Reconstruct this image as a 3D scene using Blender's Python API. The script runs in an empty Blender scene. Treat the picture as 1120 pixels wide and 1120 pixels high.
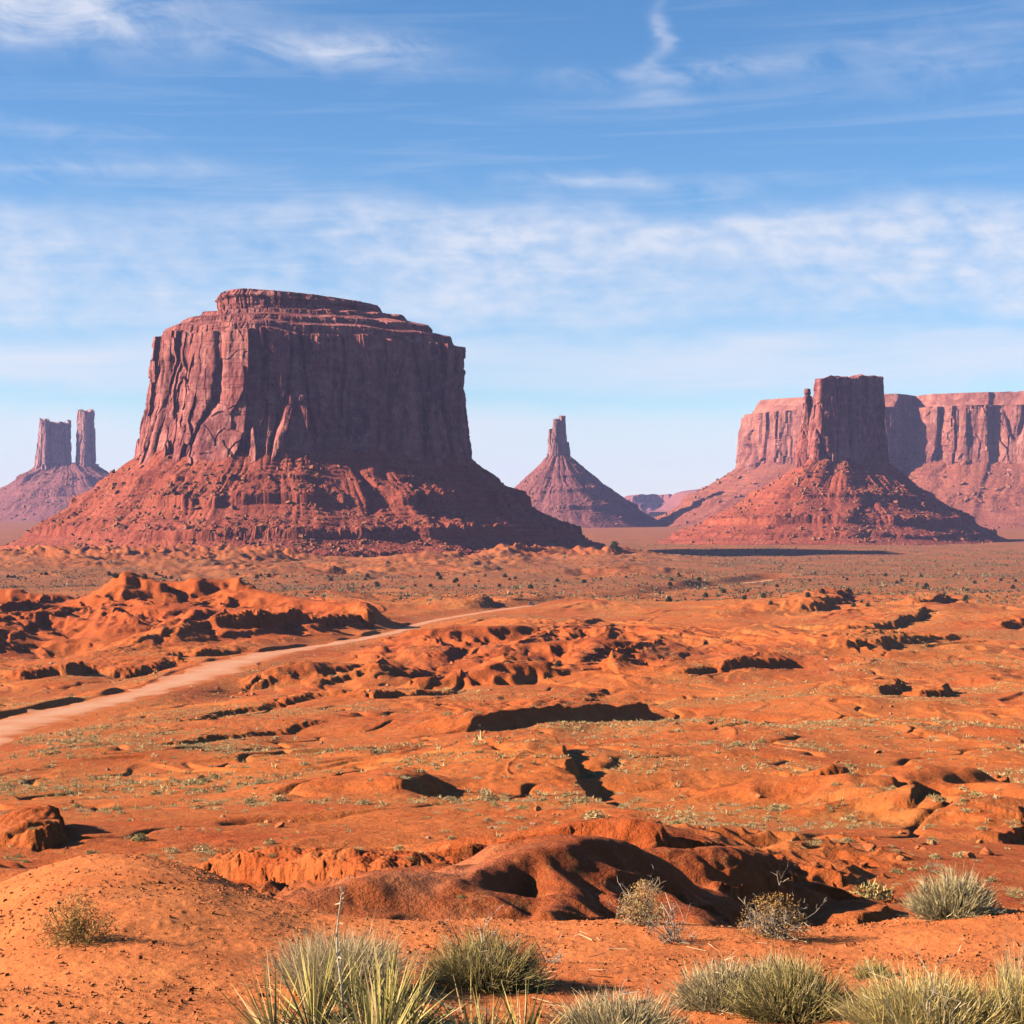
import bpy, math, random
import numpy as np

# ------------------------------------------------------------------ basics
C = bpy.context.scene.collection
Z0 = 46.0            # eye height above the valley floor; heights below are written relative to the eye
FPX = 2000.0         # focal length in photo pixels (photo is 1120 wide)
Q = 1.0
rng = np.random.default_rng(11)
random.seed(5)
f32 = np.float32
SUN_EL = math.radians(25.0)
SUN_AZ = math.radians(6.0)      # sun is to the left, this much behind the viewer
TO_SUN = np.array([-math.cos(SUN_AZ) * math.cos(SUN_EL), -math.sin(SUN_AZ) * math.cos(SUN_EL), math.sin(SUN_EL)])


def tag(o, label=None, cat=None, group=None, kind=None):
    if label: o['label'] = label
    if cat: o['category'] = cat
    if group: o['group'] = group
    if kind: o['kind'] = kind
    return o


def empty(name, loc, label=None, cat=None, group=None, rz=0.0):
    o = bpy.data.objects.new(name, None)
    C.objects.link(o)
    o.location = loc
    o.rotation_euler = (0, 0, rz)
    o.empty_display_size = 0.2
    return tag(o, label, cat, group)


def mesh_from(name, V, F, mat, parent=None, smooth=False, uvattr=None, origin=None):
    """V (n,3) in world coordinates (or local when there is no origin), F (m,3) or (m,4) int or list of both."""
    V = np.asarray(V, dtype=f32)
    Fs = F if isinstance(F, list) else [F]
    Fs = [np.asarray(f, dtype=np.int32) for f in Fs if len(f)]
    me = bpy.data.meshes.new(name)
    me.vertices.add(len(V))
    if origin is not None:
        V = V - np.asarray(origin, dtype=f32)
    me.vertices.foreach_set('co', V.ravel())
    loops = np.concatenate([f.ravel() for f in Fs])
    sizes = np.concatenate([np.full(len(f), f.shape[1], dtype=np.int32) for f in Fs])
    starts = np.concatenate([[0], np.cumsum(sizes)[:-1]]).astype(np.int32)
    me.loops.add(len(loops))
    me.loops.foreach_set('vertex_index', loops)
    me.polygons.add(len(sizes))
    me.polygons.foreach_set('loop_start', starts)
    me.polygons.foreach_set('loop_total', sizes)
    me.polygons.foreach_set('use_smooth', np.full(len(sizes), smooth))
    if uvattr:
        for k, arr in uvattr.items():
            a = me.attributes.new(k, 'FLOAT', 'POINT')
            a.data.foreach_set('value', np.asarray(arr, dtype=f32).ravel())
    me.update(calc_edges=True)
    if mat: me.materials.append(mat)
    o = bpy.data.objects.new(name, me)
    C.objects.link(o)
    if parent is not None: o.parent = parent
    return o


# ------------------------------------------------------------------ noise
_G = rng.uniform(0, 2 * math.pi, 4096)
_GX = np.cos(_G).astype(f32)
_GY = np.sin(_G).astype(f32)
_g3 = rng.normal(size=(4096, 3))
_g3 /= np.linalg.norm(_g3, axis=1)[:, None]
_g3 = _g3.astype(f32)


def _h(ix, iy, iz, seed):
    with np.errstate(over='ignore'):
        h = ix.astype(np.uint32) * np.uint32(374761393) + iy.astype(np.uint32) * np.uint32(668265263) + np.uint32((seed * 974711 + 12345) & 0xffffffff)
        if iz is not None: h = h + iz.astype(np.uint32) * np.uint32(2246822519)
        h = (h ^ (h >> np.uint32(13))) * np.uint32(1274126177)
        h = h ^ (h >> np.uint32(16))
    return (h & np.uint32(4095)).astype(np.int32)


def n2(x, y, seed=0):
    fx = np.floor(x); fy = np.floor(y)
    ix = fx.astype(np.int32); iy = fy.astype(np.int32)
    dx = (x - fx).astype(f32); dy = (y - fy).astype(f32)
    u = dx * dx * dx * (dx * (dx * 6 - 15) + 10); v = dy * dy * dy * (dy * (dy * 6 - 15) + 10)
    def c(i, j):
        h = _h(ix + i, iy + j, None, seed)
        return _GX[h] * (dx - i) + _GY[h] * (dy - j)
    a = c(0, 0); b = c(1, 0); e = c(0, 1); g = c(1, 1)
    r = a + u * (b - a)
    return (r + v * ((e + u * (g - e)) - r)) * 1.5


def n3(x, y, z, seed=0):
    fx = np.floor(x); fy = np.floor(y); fz = np.floor(z)
    ix = fx.astype(np.int32); iy = fy.astype(np.int32); iz = fz.astype(np.int32)
    dx = (x - fx).astype(f32); dy = (y - fy).astype(f32); dz = (z - fz).astype(f32)
    u = dx * dx * (3 - 2 * dx); v = dy * dy * (3 - 2 * dy); w = dz * dz * (3 - 2 * dz)
    def c(i, j, k):
        g = _g3[_h(ix + i, iy + j, iz + k, seed)]
        return g[..., 0] * (dx - i) + g[..., 1] * (dy - j) + g[..., 2] * (dz - k)
    def lerp(a, b, t): return a + t * (b - a)
    return 1.5 * lerp(lerp(lerp(c(0, 0, 0), c(1, 0, 0), u), lerp(c(0, 1, 0), c(1, 1, 0), u), v),
                      lerp(lerp(c(0, 0, 1), c(1, 0, 1), u), lerp(c(0, 1, 1), c(1, 1, 1), u), v), w)


def ss(a, b, x):
    t = np.clip((x - a) / (b - a), 0, 1)
    return t * t * (3 - 2 * t)


def smax(a, b, k):
    h = np.clip(0.5 + 0.5 * (a - b) / k, 0, 1)
    return b + (a - b) * h + k * h * (1 - h)


def terr(v, step, sharp):
    q = v / step
    f = np.floor(q)
    t = np.clip((q - f - 0.5) * sharp + 0.5, 0, 1)
    return (f + t * t * (3 - 2 * t)) * step


def eroded(x, y, lam, octs, seed, warp=.16, gain=.56, lac=2.07):
    """crests cut by branching gullies: each octave is bent along the slope of the coarser ones. About 0..1"""
    tot = np.zeros(x.shape, f32); amp = np.ones(x.shape, f32); dx = np.zeros(x.shape, f32); dy = np.zeros(x.shape, f32)
    f = 1.0 / lam; e = .02; norm = 0.0; a0 = 1.0
    for i in range(octs):
        px = x * f + warp * dx * (1 << i) ** .5; py = y * f + warp * dy * (1 << i) ** .5
        n = n2(px, py, seed + i)
        gx = (n2(px + e, py, seed + i) - n) / e; gy = (n2(px, py + e, seed + i) - n) / e
        r = np.sqrt(n * n + .0010) - .032
        tot += amp * (1 - 1.9 * r)
        sg = -n / np.sqrt(n * n + .0010)
        dx += amp * gx * sg; dy += amp * gy * sg
        norm += a0; a0 *= gain
        amp = amp * gain * np.clip(.35 + .75 * (tot / norm), .15, 1)
        f *= lac
    return np.clip(tot / 1.75, 0, 1.2)


# ------------------------------------------------------------------ materials
def new_mat(name):
    m = bpy.data.materials.new(name)
    m.use_nodes = True
    nt = m.node_tree
    b = nt.nodes['Principled BSDF']
    b.inputs['Roughness'].default_value = 0.95
    b.inputs['Specular IOR Level'].default_value = 0.12
    return m, nt, b


ALB = 0.72        # all colours below are written for a brighter exposure; this brings them to measured reflectances


class NT:
    def __init__(self, nt): self.nt = nt
    def n(self, t, **kw):
        o = self.nt.nodes.new(t)
        for k, v in kw.items(): setattr(o, k, v)
        return o
    def l(self, a, b): self.nt.links.new(a, b)
    def val(self, s, v):
        if hasattr(v, 'is_linked') or hasattr(v, 'links'): self.l(v, s)
        else: s.default_value = v
    def math(self, op, a, b=0.0, c=None, clamp=False):
        o = self.n('ShaderNodeMath', operation=op, use_clamp=clamp)
        self.val(o.inputs[0], a); self.val(o.inputs[1], b)
        if c is not None: self.val(o.inputs[2], c)
        return o.outputs[0]
    def noise(self, vec, scale, detail=4, rough=0.55, dist=0.0):
        o = self.n('ShaderNodeTexNoise')
        if vec is not None: self.l(vec, o.inputs['Vector'])
        o.inputs['Scale'].default_value = scale; o.inputs['Detail'].default_value = detail
        o.inputs['Roughness'].default_value = rough; o.inputs['Distortion'].default_value = dist
        return o.outputs['Fac']
    def mapr(self, v, a, b, c=0.0, d=1.0, smooth=False):
        o = self.n('ShaderNodeMapRange', clamp=True)
        if smooth: o.interpolation_type = 'SMOOTHSTEP'
        self.val(o.inputs[0], v)
        for i, t in enumerate((a, b, c, d)): self.val(o.inputs[i + 1], t)
        return o.outputs[0]
    def mix(self, f, a, b, blend='MIX'):
        o = self.n('ShaderNodeMix', data_type='RGBA', blend_type=blend)
        self.val(o.inputs[0], f)
        for s, v in ((o.inputs[6], a), (o.inputs[7], b)):
            if isinstance(v, tuple): s.default_value = (*(q * (ALB if blend == 'MIX' else 1) for q in v[:3]), 1)
            else: self.l(v, s)
        return o.outputs[2]
    def mapping(self, vec, scale=(1, 1, 1), loc=(0, 0, 0)):
        o = self.n('ShaderNodeMapping')
        self.l(vec, o.inputs[0]); o.inputs['Scale'].default_value = scale; o.inputs['Location'].default_value = loc
        return o.outputs[0]
    def pos(self): return self.n('ShaderNodeNewGeometry').outputs['Position']
    def attr(self, name): return self.n('ShaderNodeAttribute', attribute_name=name).outputs['Fac']
    def bump(self, h, dist, strength, b, prev=None):
        o = self.n('ShaderNodeBump')
        self.l(h, o.inputs['Height']); o.inputs['Distance'].default_value = dist; self.val(o.inputs['Strength'], strength)
        if prev is not None: self.l(prev, o.inputs['Normal'])
        self.l(o.outputs[0], b.inputs['Normal'])
        return o.outputs[0]


SAND = (0.70, 0.165, 0.026)
REDD = (0.52, 0.094, 0.018)
PALE = (0.66, 0.23, 0.062)
SCRUB = (0.52, 0.225, 0.060)


def mat_ground():
    m, nt, b = new_mat('red_sand')
    N = NT(nt)
    p = N.pos()
    big = N.noise(p, 0.012, 5, 0.6)
    mid = N.noise(p, 0.11, 5, 0.6)
    fine = N.noise(p, 3.0, 4, 0.7)
    c = N.mix(N.mapr(big, 0.38, 0.62), SAND, REDD)
    c = N.mix(N.mapr(mid, 0.35, 0.70, 0.0, 0.55), c, PALE)
    c = N.mix(N.math('MULTIPLY', N.attr('hill'), 0.95), c, REDD)
    c = N.mix(N.math('MULTIPLY', N.attr('mound'), 0.8), c, (0.33, 0.080, 0.024))
    c = N.mix(N.attr('grey'), c, (0.56, 0.185, 0.080))
    veg = N.math('MULTIPLY', N.attr('veg'), N.mapr(N.noise(p, 0.35, 6, 0.75), 0.40, 0.62), clamp=True)
    c = N.mix(N.math('MULTIPLY', veg, 0.75), c, SCRUB)
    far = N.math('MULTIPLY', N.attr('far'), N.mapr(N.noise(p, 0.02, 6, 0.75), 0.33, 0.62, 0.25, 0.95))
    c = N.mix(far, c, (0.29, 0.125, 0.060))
    c = N.mix(N.attr('near'), c, N.mix(N.mapr(N.noise(p, 1.1, 6, 0.65), 0.3, 0.7), (0.88, 0.265, 0.074), (0.76, 0.20, 0.052)))
    speck = N.n('ShaderNodeTexVoronoi')
    N.l(p, speck.inputs['Vector']); speck.inputs['Scale'].default_value = 38.0
    g = N.math('MULTIPLY', N.attr('near'), N.mapr(speck.outputs['Distance'], 0.12, 0.35, 0.35, 0.0))
    c = N.mix(g, c, (0.60, 0.22, 0.09))
    c = N.mix(N.mapr(fine, 0.2, 0.8, 0.0, 0.25), c, N.mix(1.0, c, (0.55, 0.5, 0.5), 'MULTIPLY'))
    N.l(c, b.inputs['Base Color'])
    c2 = N.mix(N.mapr(N.noise(p, 0.45, 7, 0.72), 0.42, 0.66, 0.0, 0.6), c, N.mix(1.0, c, (0.72, 0.58, 0.52), 'MULTIPLY'))
    c2 = N.mix(N.mapr(N.noise(p, 0.9, 6, 0.75), 0.54, 0.68, 0.0, 0.55), c2, (0.66, 0.26, 0.085))
    N.l(c2, b.inputs['Base Color'])
    fs = N.mapr(N.attr('near'), 0.0, 1.0, 0.6, 0.04)
    h0 = N.bump(N.noise(p, 0.42, 6, 0.72), 1.0, fs, b)
    h1 = N.bump(N.noise(p, 1.6, 6, 0.7), 0.38, fs, b, h0)
    h2 = N.bump(N.noise(p, 16.0, 6, 0.75), 0.03, 0.75, b, h1)
    N.bump(N.noise(p, 90.0, 3, 0.6), 0.005, 0.6, b, h2)
    return m


def mat_road():
    m, nt, b = new_mat('graded_dirt')
    N = NT(nt)
    p = N.pos()
    e = N.attr('edge')
    t = N.math('ADD', N.noise(p, 0.12, 5, 0.6), N.math('MULTIPLY', e, 0.35))
    c = N.mix(N.mapr(t, 0.45, 0.82), (0.74, 0.36, 0.20), (0.64, 0.19, 0.055))
    rut = N.math('MULTIPLY', N.mapr(N.math('ABSOLUTE', N.math('SUBTRACT', e, 0.12)), 0.0, 0.09, 1.0, 0.0, True), 0.30)
    c = N.mix(rut, c, (0.66, 0.27, 0.12))
    c = N.mix(N.mapr(N.noise(p, 2.0, 4), 0.35, 0.65, 0, 0.3), c, (0.68, 0.32, 0.175))
    N.l(c, b.inputs['Base Color'])
    N.bump(N.noise(p, 3.0, 5, 0.7), 0.08, 0.5, b)
    return m


def mat_cliff(name, ca, cb, cv, zsc=1.0, dark=0.8):
    """sheer sandstone: colour blotches, dark varnish streaks running down, thin level strata"""
    m, nt, b = new_mat(name)
    N = NT(nt)
    p = N.pos()
    st = N.noise(N.mapping(p, (0.055 * zsc, 0.055 * zsc, 0.006 * zsc)), 1.0, 7, 0.68, 0.4)
    bl = N.noise(p, 0.012 * zsc, 5, 0.6)
    fl = N.noise(N.mapping(p, (0.004, 0.004, 0.16 * zsc)), 1.0, 6, 0.7, 0.3)
    c = N.mix(N.mapr(bl, 0.35, 0.65), ca, cb)
    c = N.mix(N.mapr(st, 0.43, 0.60, 0.0, dark), c, cv)
    c = N.mix(N.mapr(fl, 0.47, 0.66, 0.0, 0.55), c, N.mix(1.0, c, (0.62, 0.58, 0.6), 'MULTIPLY'))
    c = N.mix(N.mapr(N.noise(p, 0.09 * zsc, 6, 0.7), 0.48, 0.68, 0.0, 0.6), c, (ca[0] * 1.25, ca[1] * 1.5, ca[2] * 1.6))
    N.l(c, b.inputs['Base Color'])
    h1 = N.bump(N.noise(N.mapping(p, (0.35 * zsc, 0.35 * zsc, 0.07 * zsc)), 1.0, 8, 0.7), 2.2 / zsc, 0.7, b)
    N.bump(N.noise(N.mapping(p, (0.1 * zsc, 0.1 * zsc, 0.9 * zsc)), 1.0, 6, 0.7), 0.8 / zsc, 0.5, b, h1)
    return m


def mat_talus(name, ca, cb, cr, zsc=1.0):
    m, nt, b = new_mat(name)
    N = NT(nt)
    p = N.pos()
    bl = N.noise(p, 0.02 * zsc, 6, 0.65)
    c = N.mix(N.mapr(bl, 0.35, 0.65), ca, cb)
    fl = N.noise(N.mapping(p, (0.006, 0.006, 0.25 * zsc)), 1.0, 6, 0.7, 0.3)
    c = N.mix(N.mapr(fl, 0.48, 0.66, 0.0, 0.55), c, (cb[0] * 0.62, cb[1] * 0.6, cb[2] * 0.7))
    v = N.n('ShaderNodeTexVoronoi')
    N.l(p, v.inputs['Vector']); v.inputs['Scale'].default_value = 0.22 * zsc
    k = N.math('MULTIPLY', N.mapr(v.outputs['Distance'], 0.25, 0.5, 1.0, 0.0), N.mapr(N.noise(p, 0.03 * zsc, 4, 0.6), 0.48, 0.62))
    c = N.mix(N.math('MULTIPLY', k, 0.6), c, cr)
    g = N.mapr(N.noise(p, 0.35 * zsc, 5, 0.75), 0.52, 0.66, 0.0, 0.45)
    c = N.mix(g, c, (cr[0] * 0.75, cr[1] * 0.85, cr[2] * 0.85))
    N.l(c, b.inputs['Base Color'])
    h1 = N.bump(N.noise(p, 0.22 * zsc, 8, 0.72), 2.5 / zsc, 0.75, b)
    N.bump(v.outputs['Distance'], 1.2 / zsc, 0.5, b, h1)
    return m


def mat_rock(name, ca, cb, s=1.0):
    m, nt, b = new_mat(name)
    N = NT(nt)
    p = N.pos()
    c = N.mix(N.mapr(N.noise(p, 0.6 * s, 5, 0.65), 0.35, 0.65), ca, cb)
    N.l(c, b.inputs['Base Color'])
    N.bump(N.noise(p, 3.0 * s, 6, 0.7), 0.15 / s, 0.7, b)
    return m


def mat_plant(name, ca, cb, cc=None, transl=0.25):
    """stems and blades: tone attribute runs 0..1 from ca to cb"""
    m, nt, b = new_mat(name)
    N = NT(nt)
    t = N.attr('tone')
    ca, cb = (tuple(min(.9, q * 1.22) for q in v) for v in (ca, cb))
    c = N.mix(t, ca, cb)
    if cc: c = N.mix(N.mapr(t, 0.86, 0.9), c, cc)
    N.l(c, b.inputs['Base Color'])
    b.inputs['Roughness'].default_value = 0.75
    if transl:
        tr = N.n('ShaderNodeBsdfTranslucent')
        N.l(c, tr.inputs['Color'])
        mx = N.n('ShaderNodeMixShader'); mx.inputs[0].default_value = transl
        N.l(b.outputs[0], mx.inputs[1]); N.l(tr.outputs[0], mx.inputs[2])
        N.l(mx.outputs[0], nt.nodes['Material Output'].inputs['Surface'])
    return m


def mat_plain(name, col, rough=0.6, metal=0.0, coat=0.0):
    m, nt, b = new_mat(name)
    N = NT(nt)
    p = N.pos()
    c = N.mix(N.mapr(N.noise(p, 6.0, 4), 0.35, 0.7, 0, 0.5), col, tuple(v * 0.7 for v in col))
    N.l(c, b.inputs['Base Color'])
    b.inputs['Roughness'].default_value = rough
    b.inputs['Metallic'].default_value = metal
    b.inputs['Coat Weight'].default_value = coat
    b.inputs['Specular IOR Level'].default_value = 0.5
    return m


# ------------------------------------------------------------------ the ground
BY = np.array([0, 5, 7, 9, 11, 13, 15, 18, 24, 34, 48, 60, 80, 100, 150, 230, 320, 450, 600, 800, 1000, 1500, 2000, 2600, 4000, 6000, 9000, 15000, 30000], float)
BZ = np.array([-1.75, -1.86, -1.98, -2.2, -2.5, -2.92, -3.6, -5.0, -7.9, -10.9, -13.2, -14.2, -16.2, -18.2, -23.2, -30.2, -36.5, -42.0, -44.0, -44.9, -45.4, -45.9, -46, -45.5, -38, -28, -17, -10, -5.0])


def base(r): return np.interp(r, BY, BZ)


def row_to_Y(py):
    """distance at which the sight line of photo row py meets the base profile"""
    Ys = np.geomspace(6, 9000, 4000)
    rows = 560 - base(Ys) / Ys * FPX
    ok = np.where(rows <= py)[0]
    return Ys[ok[0]] if len(ok) else 9000.0


def W(px, Y): return ((px - 560.0) / FPX * Y, Y)


# radial spacing: fine where the picture shows much of it
def radii():
    segs = [(1.2, 5.0, 0.12), (5.0, 16.5, 0.022), (16.5, 42.0, 0.16), (42.0, 112.0, 0.115), (112.0, 340.0, 0.36),
            (340.0, 1050.0, 0.85), (1050.0, 2700.0, 5.0)]
    out = []
    for a, b, d in segs: out.append(np.arange(a, b, d / Q))
    out.append(np.geomspace(2700, 30000, int(110 * Q)))
    return np.concatenate(out)


def angles():
    fine = np.radians(np.arange(-17.6, 17.6, 0.038 / Q))
    g = np.radians(17.6) + np.concatenate([np.linspace(0.004, 0.20, 46), np.linspace(0.22, math.pi - math.radians(17.6), 60)])
    return np.concatenate([-g[::-1], fine, g])


R1 = radii(); A1 = angles()
nR, nA = len(R1), len(A1)
GX = (R1[:, None] * np.sin(A1)[None, :]).astype(f32)
GY = (R1[:, None] * np.cos(A1)[None, :]).astype(f32)
GZ = np.repeat(base(R1)[:, None], nA, 1).astype(f32)
PX = np.where(np.cos(A1) > 0.05, 560 + FPX * np.tan(np.clip(A1, -1.5, 1.5)), np.sign(A1) * 9e4 + 560).astype(f32)[None, :]   # bearing written as a photo column
hill = np.zeros_like(GZ); mound = np.zeros_like(GZ); grey = np.zeros_like(GZ)


def rows(a, b): return slice(int(np.searchsorted(R1, a)), int(np.searchsorted(R1, b)))


def cols(pa, pb): return slice(int(np.searchsorted(PX[0], pa)), int(np.searchsorted(PX[0], pb)))


def box(px, y, a, b, wa, c, d, wy): return ss(a - wa, a + wa, px) * (1 - ss(b - wa, b + wa, px)) * ss(c - wy, c + wy, y) * (1 - ss(d - wy, d + wy, y))


def poly_dist(x, y, P):
    """distance to an open polyline, its arc parameter (0..n-1) and the side (+ = left of the walking direction)"""
    best = np.full(x.shape, 1e12, f32); tp = np.zeros(x.shape, f32); sd = np.zeros(x.shape, f32)
    for i in range(len(P) - 1):
        ax, ay = P[i][:2]; bx, by = P[i + 1][:2]
        dx, dy = bx - ax, by - ay
        L2 = dx * dx + dy * dy + 1e-9
        t = np.clip(((x - ax) * dx + (y - ay) * dy) / L2, 0, 1)
        qx = x - (ax + t * dx); qy = y - (ay + t * dy)
        d2 = qx * qx + qy * qy
        m = d2 < best
        best = np.where(m, d2, best); tp = np.where(m, i + t, tp); sd = np.where(m, np.sign(dx * (y - ay) - dy * (x - ax)), sd)
    return np.sqrt(best), tp, sd


def region(P, reach):
    xs = np.array([p[0] for p in P]); ys = np.array([p[1] for p in P])
    r = np.hypot(xs, ys)
    ra, rb = max(1.3, r.min() - reach), r.max() + reach
    az = np.arctan2(xs, ys); da = reach / max(ra, reach * 0.3)
    ia = int(np.searchsorted(A1, az.min() - da)); ib = int(np.searchsorted(A1, az.max() + da))
    return rows(ra, rb), slice(ia, ib)


def ridge(pts, s_left, s_right, rnd=2.0, spur=0.5, lam=12.0, k=1.0, seed=1, reach=None, hillv=0.0, moundv=0.0, cap=0.0):
    """a raised crest; pts are (photo column, distance, crest height as a photo row)"""
    P = [(*W(px, Y), (560 - row) / FPX * Y) for px, Y, row in pts]
    varying = s_right if isinstance(s_right, (list, tuple)) else None
    if varying: s_right = min(varying)
    hmax = max(p[2] - base(math.hypot(p[0], p[1])) for p in P)
    reach = reach or (hmax + 3) / min(s_left, s_right) * 1.6 + rnd
    rs, cs = region(P, reach)
    x = GX[rs, cs]; y = GY[rs, cs]
    if x.size == 0: return
    wx = x + n2(x / lam, y / lam, seed + 50) * lam * 0.35
    wy = y + n2(x / lam, y / lam, seed + 51) * lam * 0.35
    d, t, sd = poly_dist(wx, wy, P)
    zc = np.interp(t, np.arange(len(P)), [p[2] for p in P]).astype(f32)
    zc = zc + n2(x / (lam * 1.3), y / (lam * 1.3), seed + 9) * 0.06 * hmax
    bl = np.abs(n2(x / lam, y / lam, seed)) * 1.0 + np.abs(n2(x / lam * 2.3, y / lam * 2.3, seed + 3)) * 0.45
    if varying: s_right = np.interp(t, np.arange(len(P)), varying).astype(f32)
    sl = np.where(sd > 0, s_left, s_right)
    dd = np.maximum(0, np.sqrt(d * d + rnd * rnd) - rnd)
    z = zc - sl * dd * (1 + spur * (bl * 1.6 - 0.55))
    if cap:                                             # hard ledge under the crest
        z = z - cap * ss(cap * 0.9, cap * 1.25, dd + bl * cap * 0.8)
    g = GZ[rs, cs]
    new = smax(z.astype(f32), g, k)
    w = np.clip((new - g) / (0.35 * hmax + 0.1), 0, 1)
    GZ[rs, cs] = new
    if hillv: hill[rs, cs] = np.maximum(hill[rs, cs], w * hillv)
    if moundv: mound[rs, cs] = np.maximum(mound[rs, cs], w * moundv)


def scarp(pts, h, back, width=1.0, warp=2.0, lam=9.0, seed=1, ends=0.18, hillv=0.0, crag=1.0):
    """ground raised on the left of the line (walking along pts) and dropping sharply across it; pts (photo column, photo row) or (col, row, dist)"""
    P = []
    for p in pts:
        Y = p[2] if len(p) > 2 else row_to_Y(p[1])
        P.append(W(p[0], Y))
    rs, cs = region(P, back * 3 + 5)
    x = GX[rs, cs]; y = GY[rs, cs]
    if x.size == 0: return
    wx = x + n2(x / lam, y / lam, seed + 20) * warp + n2(x / lam * 3, y / lam * 3, seed + 22) * warp * 0.5 * crag + n2(x / lam * 8, y / lam * 8, seed + 24) * warp * 0.28 * crag
    wy = y + n2(x / lam, y / lam, seed + 21) * warp + n2(x / lam * 3, y / lam * 3, seed + 23) * warp * 0.5 * crag + n2(x / lam * 8, y / lam * 8, seed + 25) * warp * 0.28 * crag
    d, t, sd = poly_dist(wx, wy, P)
    n = len(P) - 1
    endf = ss(0, ends * n, t) * (1 - ss(n - ends * n, n, t))
    L = np.where(sd > 0, d, -d)
    h = h * (.72 + .55 * np.abs(n2(x / lam * .8, y / lam * .8, seed + 26)) + .12 * n2(x / lam * 6, y / lam * 6, seed + 27))
    up = h * endf * (.55 * ss(-width, -width * .55, L) + .45 * ss(-width * .4, 0.0, L)) * np.exp(-np.maximum(L, 0) / back)
    dig = -0.25 * h * endf * np.exp(-((L + width * 1.5) / (width * 2.5)) ** 2)
    GZ[rs, cs] += (up + dig).astype(f32)
    if hillv: hill[rs, cs] = np.maximum(hill[rs, cs], np.clip(np.abs(up) / h, 0, 1) * hillv)


def hummock(px, Y, row, wx, wy, seed=1, hillv=0.0, moundv=0.0, sharp=1.6):
    """one rounded knoll steeper on its right"""
    x0, y0 = W(px, Y)
    zc = (560 - row) / FPX * Y
    h = zc - base(Y)
    rs, cs = region([(x0, y0)], max(wx, wy) * 2.5)
    x = GX[rs, cs] - x0; y = GY[rs, cs] - y0
    if x.size == 0: return
    x = x + n2(GX[rs, cs] / (wx * .8), GY[rs, cs] / (wx * .8), seed) * wx * 0.35
    y = y + n2(GX[rs, cs] / (wx * .8), GY[rs, cs] / (wx * .8), seed + 1) * wy * 0.35
    xx = np.where(x > 0, x * sharp, x * 0.75) / wx
    q = np.exp(-(xx ** 2 + (y / wy) ** 2) * 1.1)
    GZ[rs, cs] += (h * q).astype(f32)
    if hillv: hill[rs, cs] = np.maximum(hill[rs, cs], q * hillv)
    if moundv: mound[rs, cs] = np.maximum(mound[rs, cs], q * moundv)


# --- the line of the road
ROAD = [(-150, 845, 215), (-60, 818, 262), (0, 795, 322), (60, 780, 352), (130, 764, 392), (190, 748, 440), (245, 728, 500), (285, 716, 545), (335, 709, 590), (395, 699, 640), (440, 690, 690),
        (462, 681, 755), (500, 674, 815), (545, 667, 880), (600, 660, 950), (660, 655, 1010), (720, 650, 1075), (790, 642, 1200), (850, 634, 1350)]
RP = [(*W(a, c), (560 - b) / FPX * c) for a, b, c in ROAD]
def chaikin(P, n=2):
    P = np.array(P, float)
    for _ in range(n):
        q = [P[0]]
        for a, b in zip(P[:-1], P[1:]): q += [a * .75 + b * .25, a * .25 + b * .75]
        q.append(P[-1]); P = np.array(q)
    return P
RC = chaikin(RP, 2)
offroad = np.ones_like(GZ)
rs = rows(190, 1450); cs = cols(-900, 1400)
offroad[rs, cs] = ss(5, 46, poly_dist(GX[rs, cs], GY[rs, cs], RC)[0])

# --- broad undulation
rs = rows(40, 3000)
x, y, r = GX[rs], GY[rs], R1[rs][:, None]
GZ[rs] += n2(x / 150, y / 150, 1) * 2.2 * ss(150, 400, r) * (1 - 0.5 * ss(900, 1500, r))
GZ[rs] += n2(x / 55, y / 55, 2) * 1.1 * ss(60, 160, r)
GZ[rs] += n2(x / 22, y / 22, 3) * 0.45 * ss(40, 90, r) * (1 - ss(1200, 1800, r))
# the valley floor further off: low swells and washes
rs = rows(900, 4000)
x, y, r = GX[rs], GY[rs], R1[rs][:, None]
GZ[rs] += (np.abs(n2(x / 130, y / 130, 5)) * 4.0 - 1.0) * ss(950, 1250, r) * (1 - ss(1600, 2000, r)) * (0.35 + 0.9 * ss(0.0, 0.3, n2(x / 400, y / 400, 6)))

rs = rows(1050, 2000)
x, y, r = GX[rs], GY[rs], R1[rs][:, None]
wx = x + n2(x / 60, y / 60, 66) * 18; wy = y + n2(x / 60, y / 60, 67) * 18
m3 = box(PX, y, -20, 740, 70, 1240, 1880, 100) * (.35 + .65 * ss(-.25, .15, n2(x / 220, y / 220, 68) + .1)) * (1 + .9 * ss(1500, 1700, y))
GZ[rs] += (m3 * ((.55 - np.abs(n2(wx / 80, wy / 80, 69))) * 9 + (.5 - np.abs(n2(wx / 33, wy / 33, 70))) * 5 + (.4 - np.abs(n2(wx / 14, wy / 14, 71))) * 3.2 + n2(x / 7, y / 7, 75) * 1.0)).astype(f32)
hill[rs] = np.maximum(hill[rs], m3 * .22)
# --- left badland hills: many rounded spurs cut by rills
rs = rows(430, 960)
x, y = GX[rs], GY[rs]
wx = x + n2(x / 40, y / 40, 60) * 12; wy = y + n2(x / 40, y / 40, 61) * 12
m = box(PX, y, -900, 395, 60, 560, 840, 50)
lump = (eroded(x, y * .42, 58.0, 7, 600, gain=.53) - .30) * 10.0 * offroad[rs]
GZ[rs] += (m * lump).astype(f32)
hill[rs] = np.maximum(hill[rs], m * 0.75)
m2 = box(PX, y, 395, 900, 25, 455, 640, 25) * (1 - ss(640, 860, PX) * 0.7)
lump2 = (eroded(x, y * .4, 44.0, 7, 620, gain=.50) - .30) * 6.2 * offroad[rs]
GZ[rs] += (m2 * lump2).astype(f32)
hill[rs] = np.maximum(hill[rs], m2 * 0.65)

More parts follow.
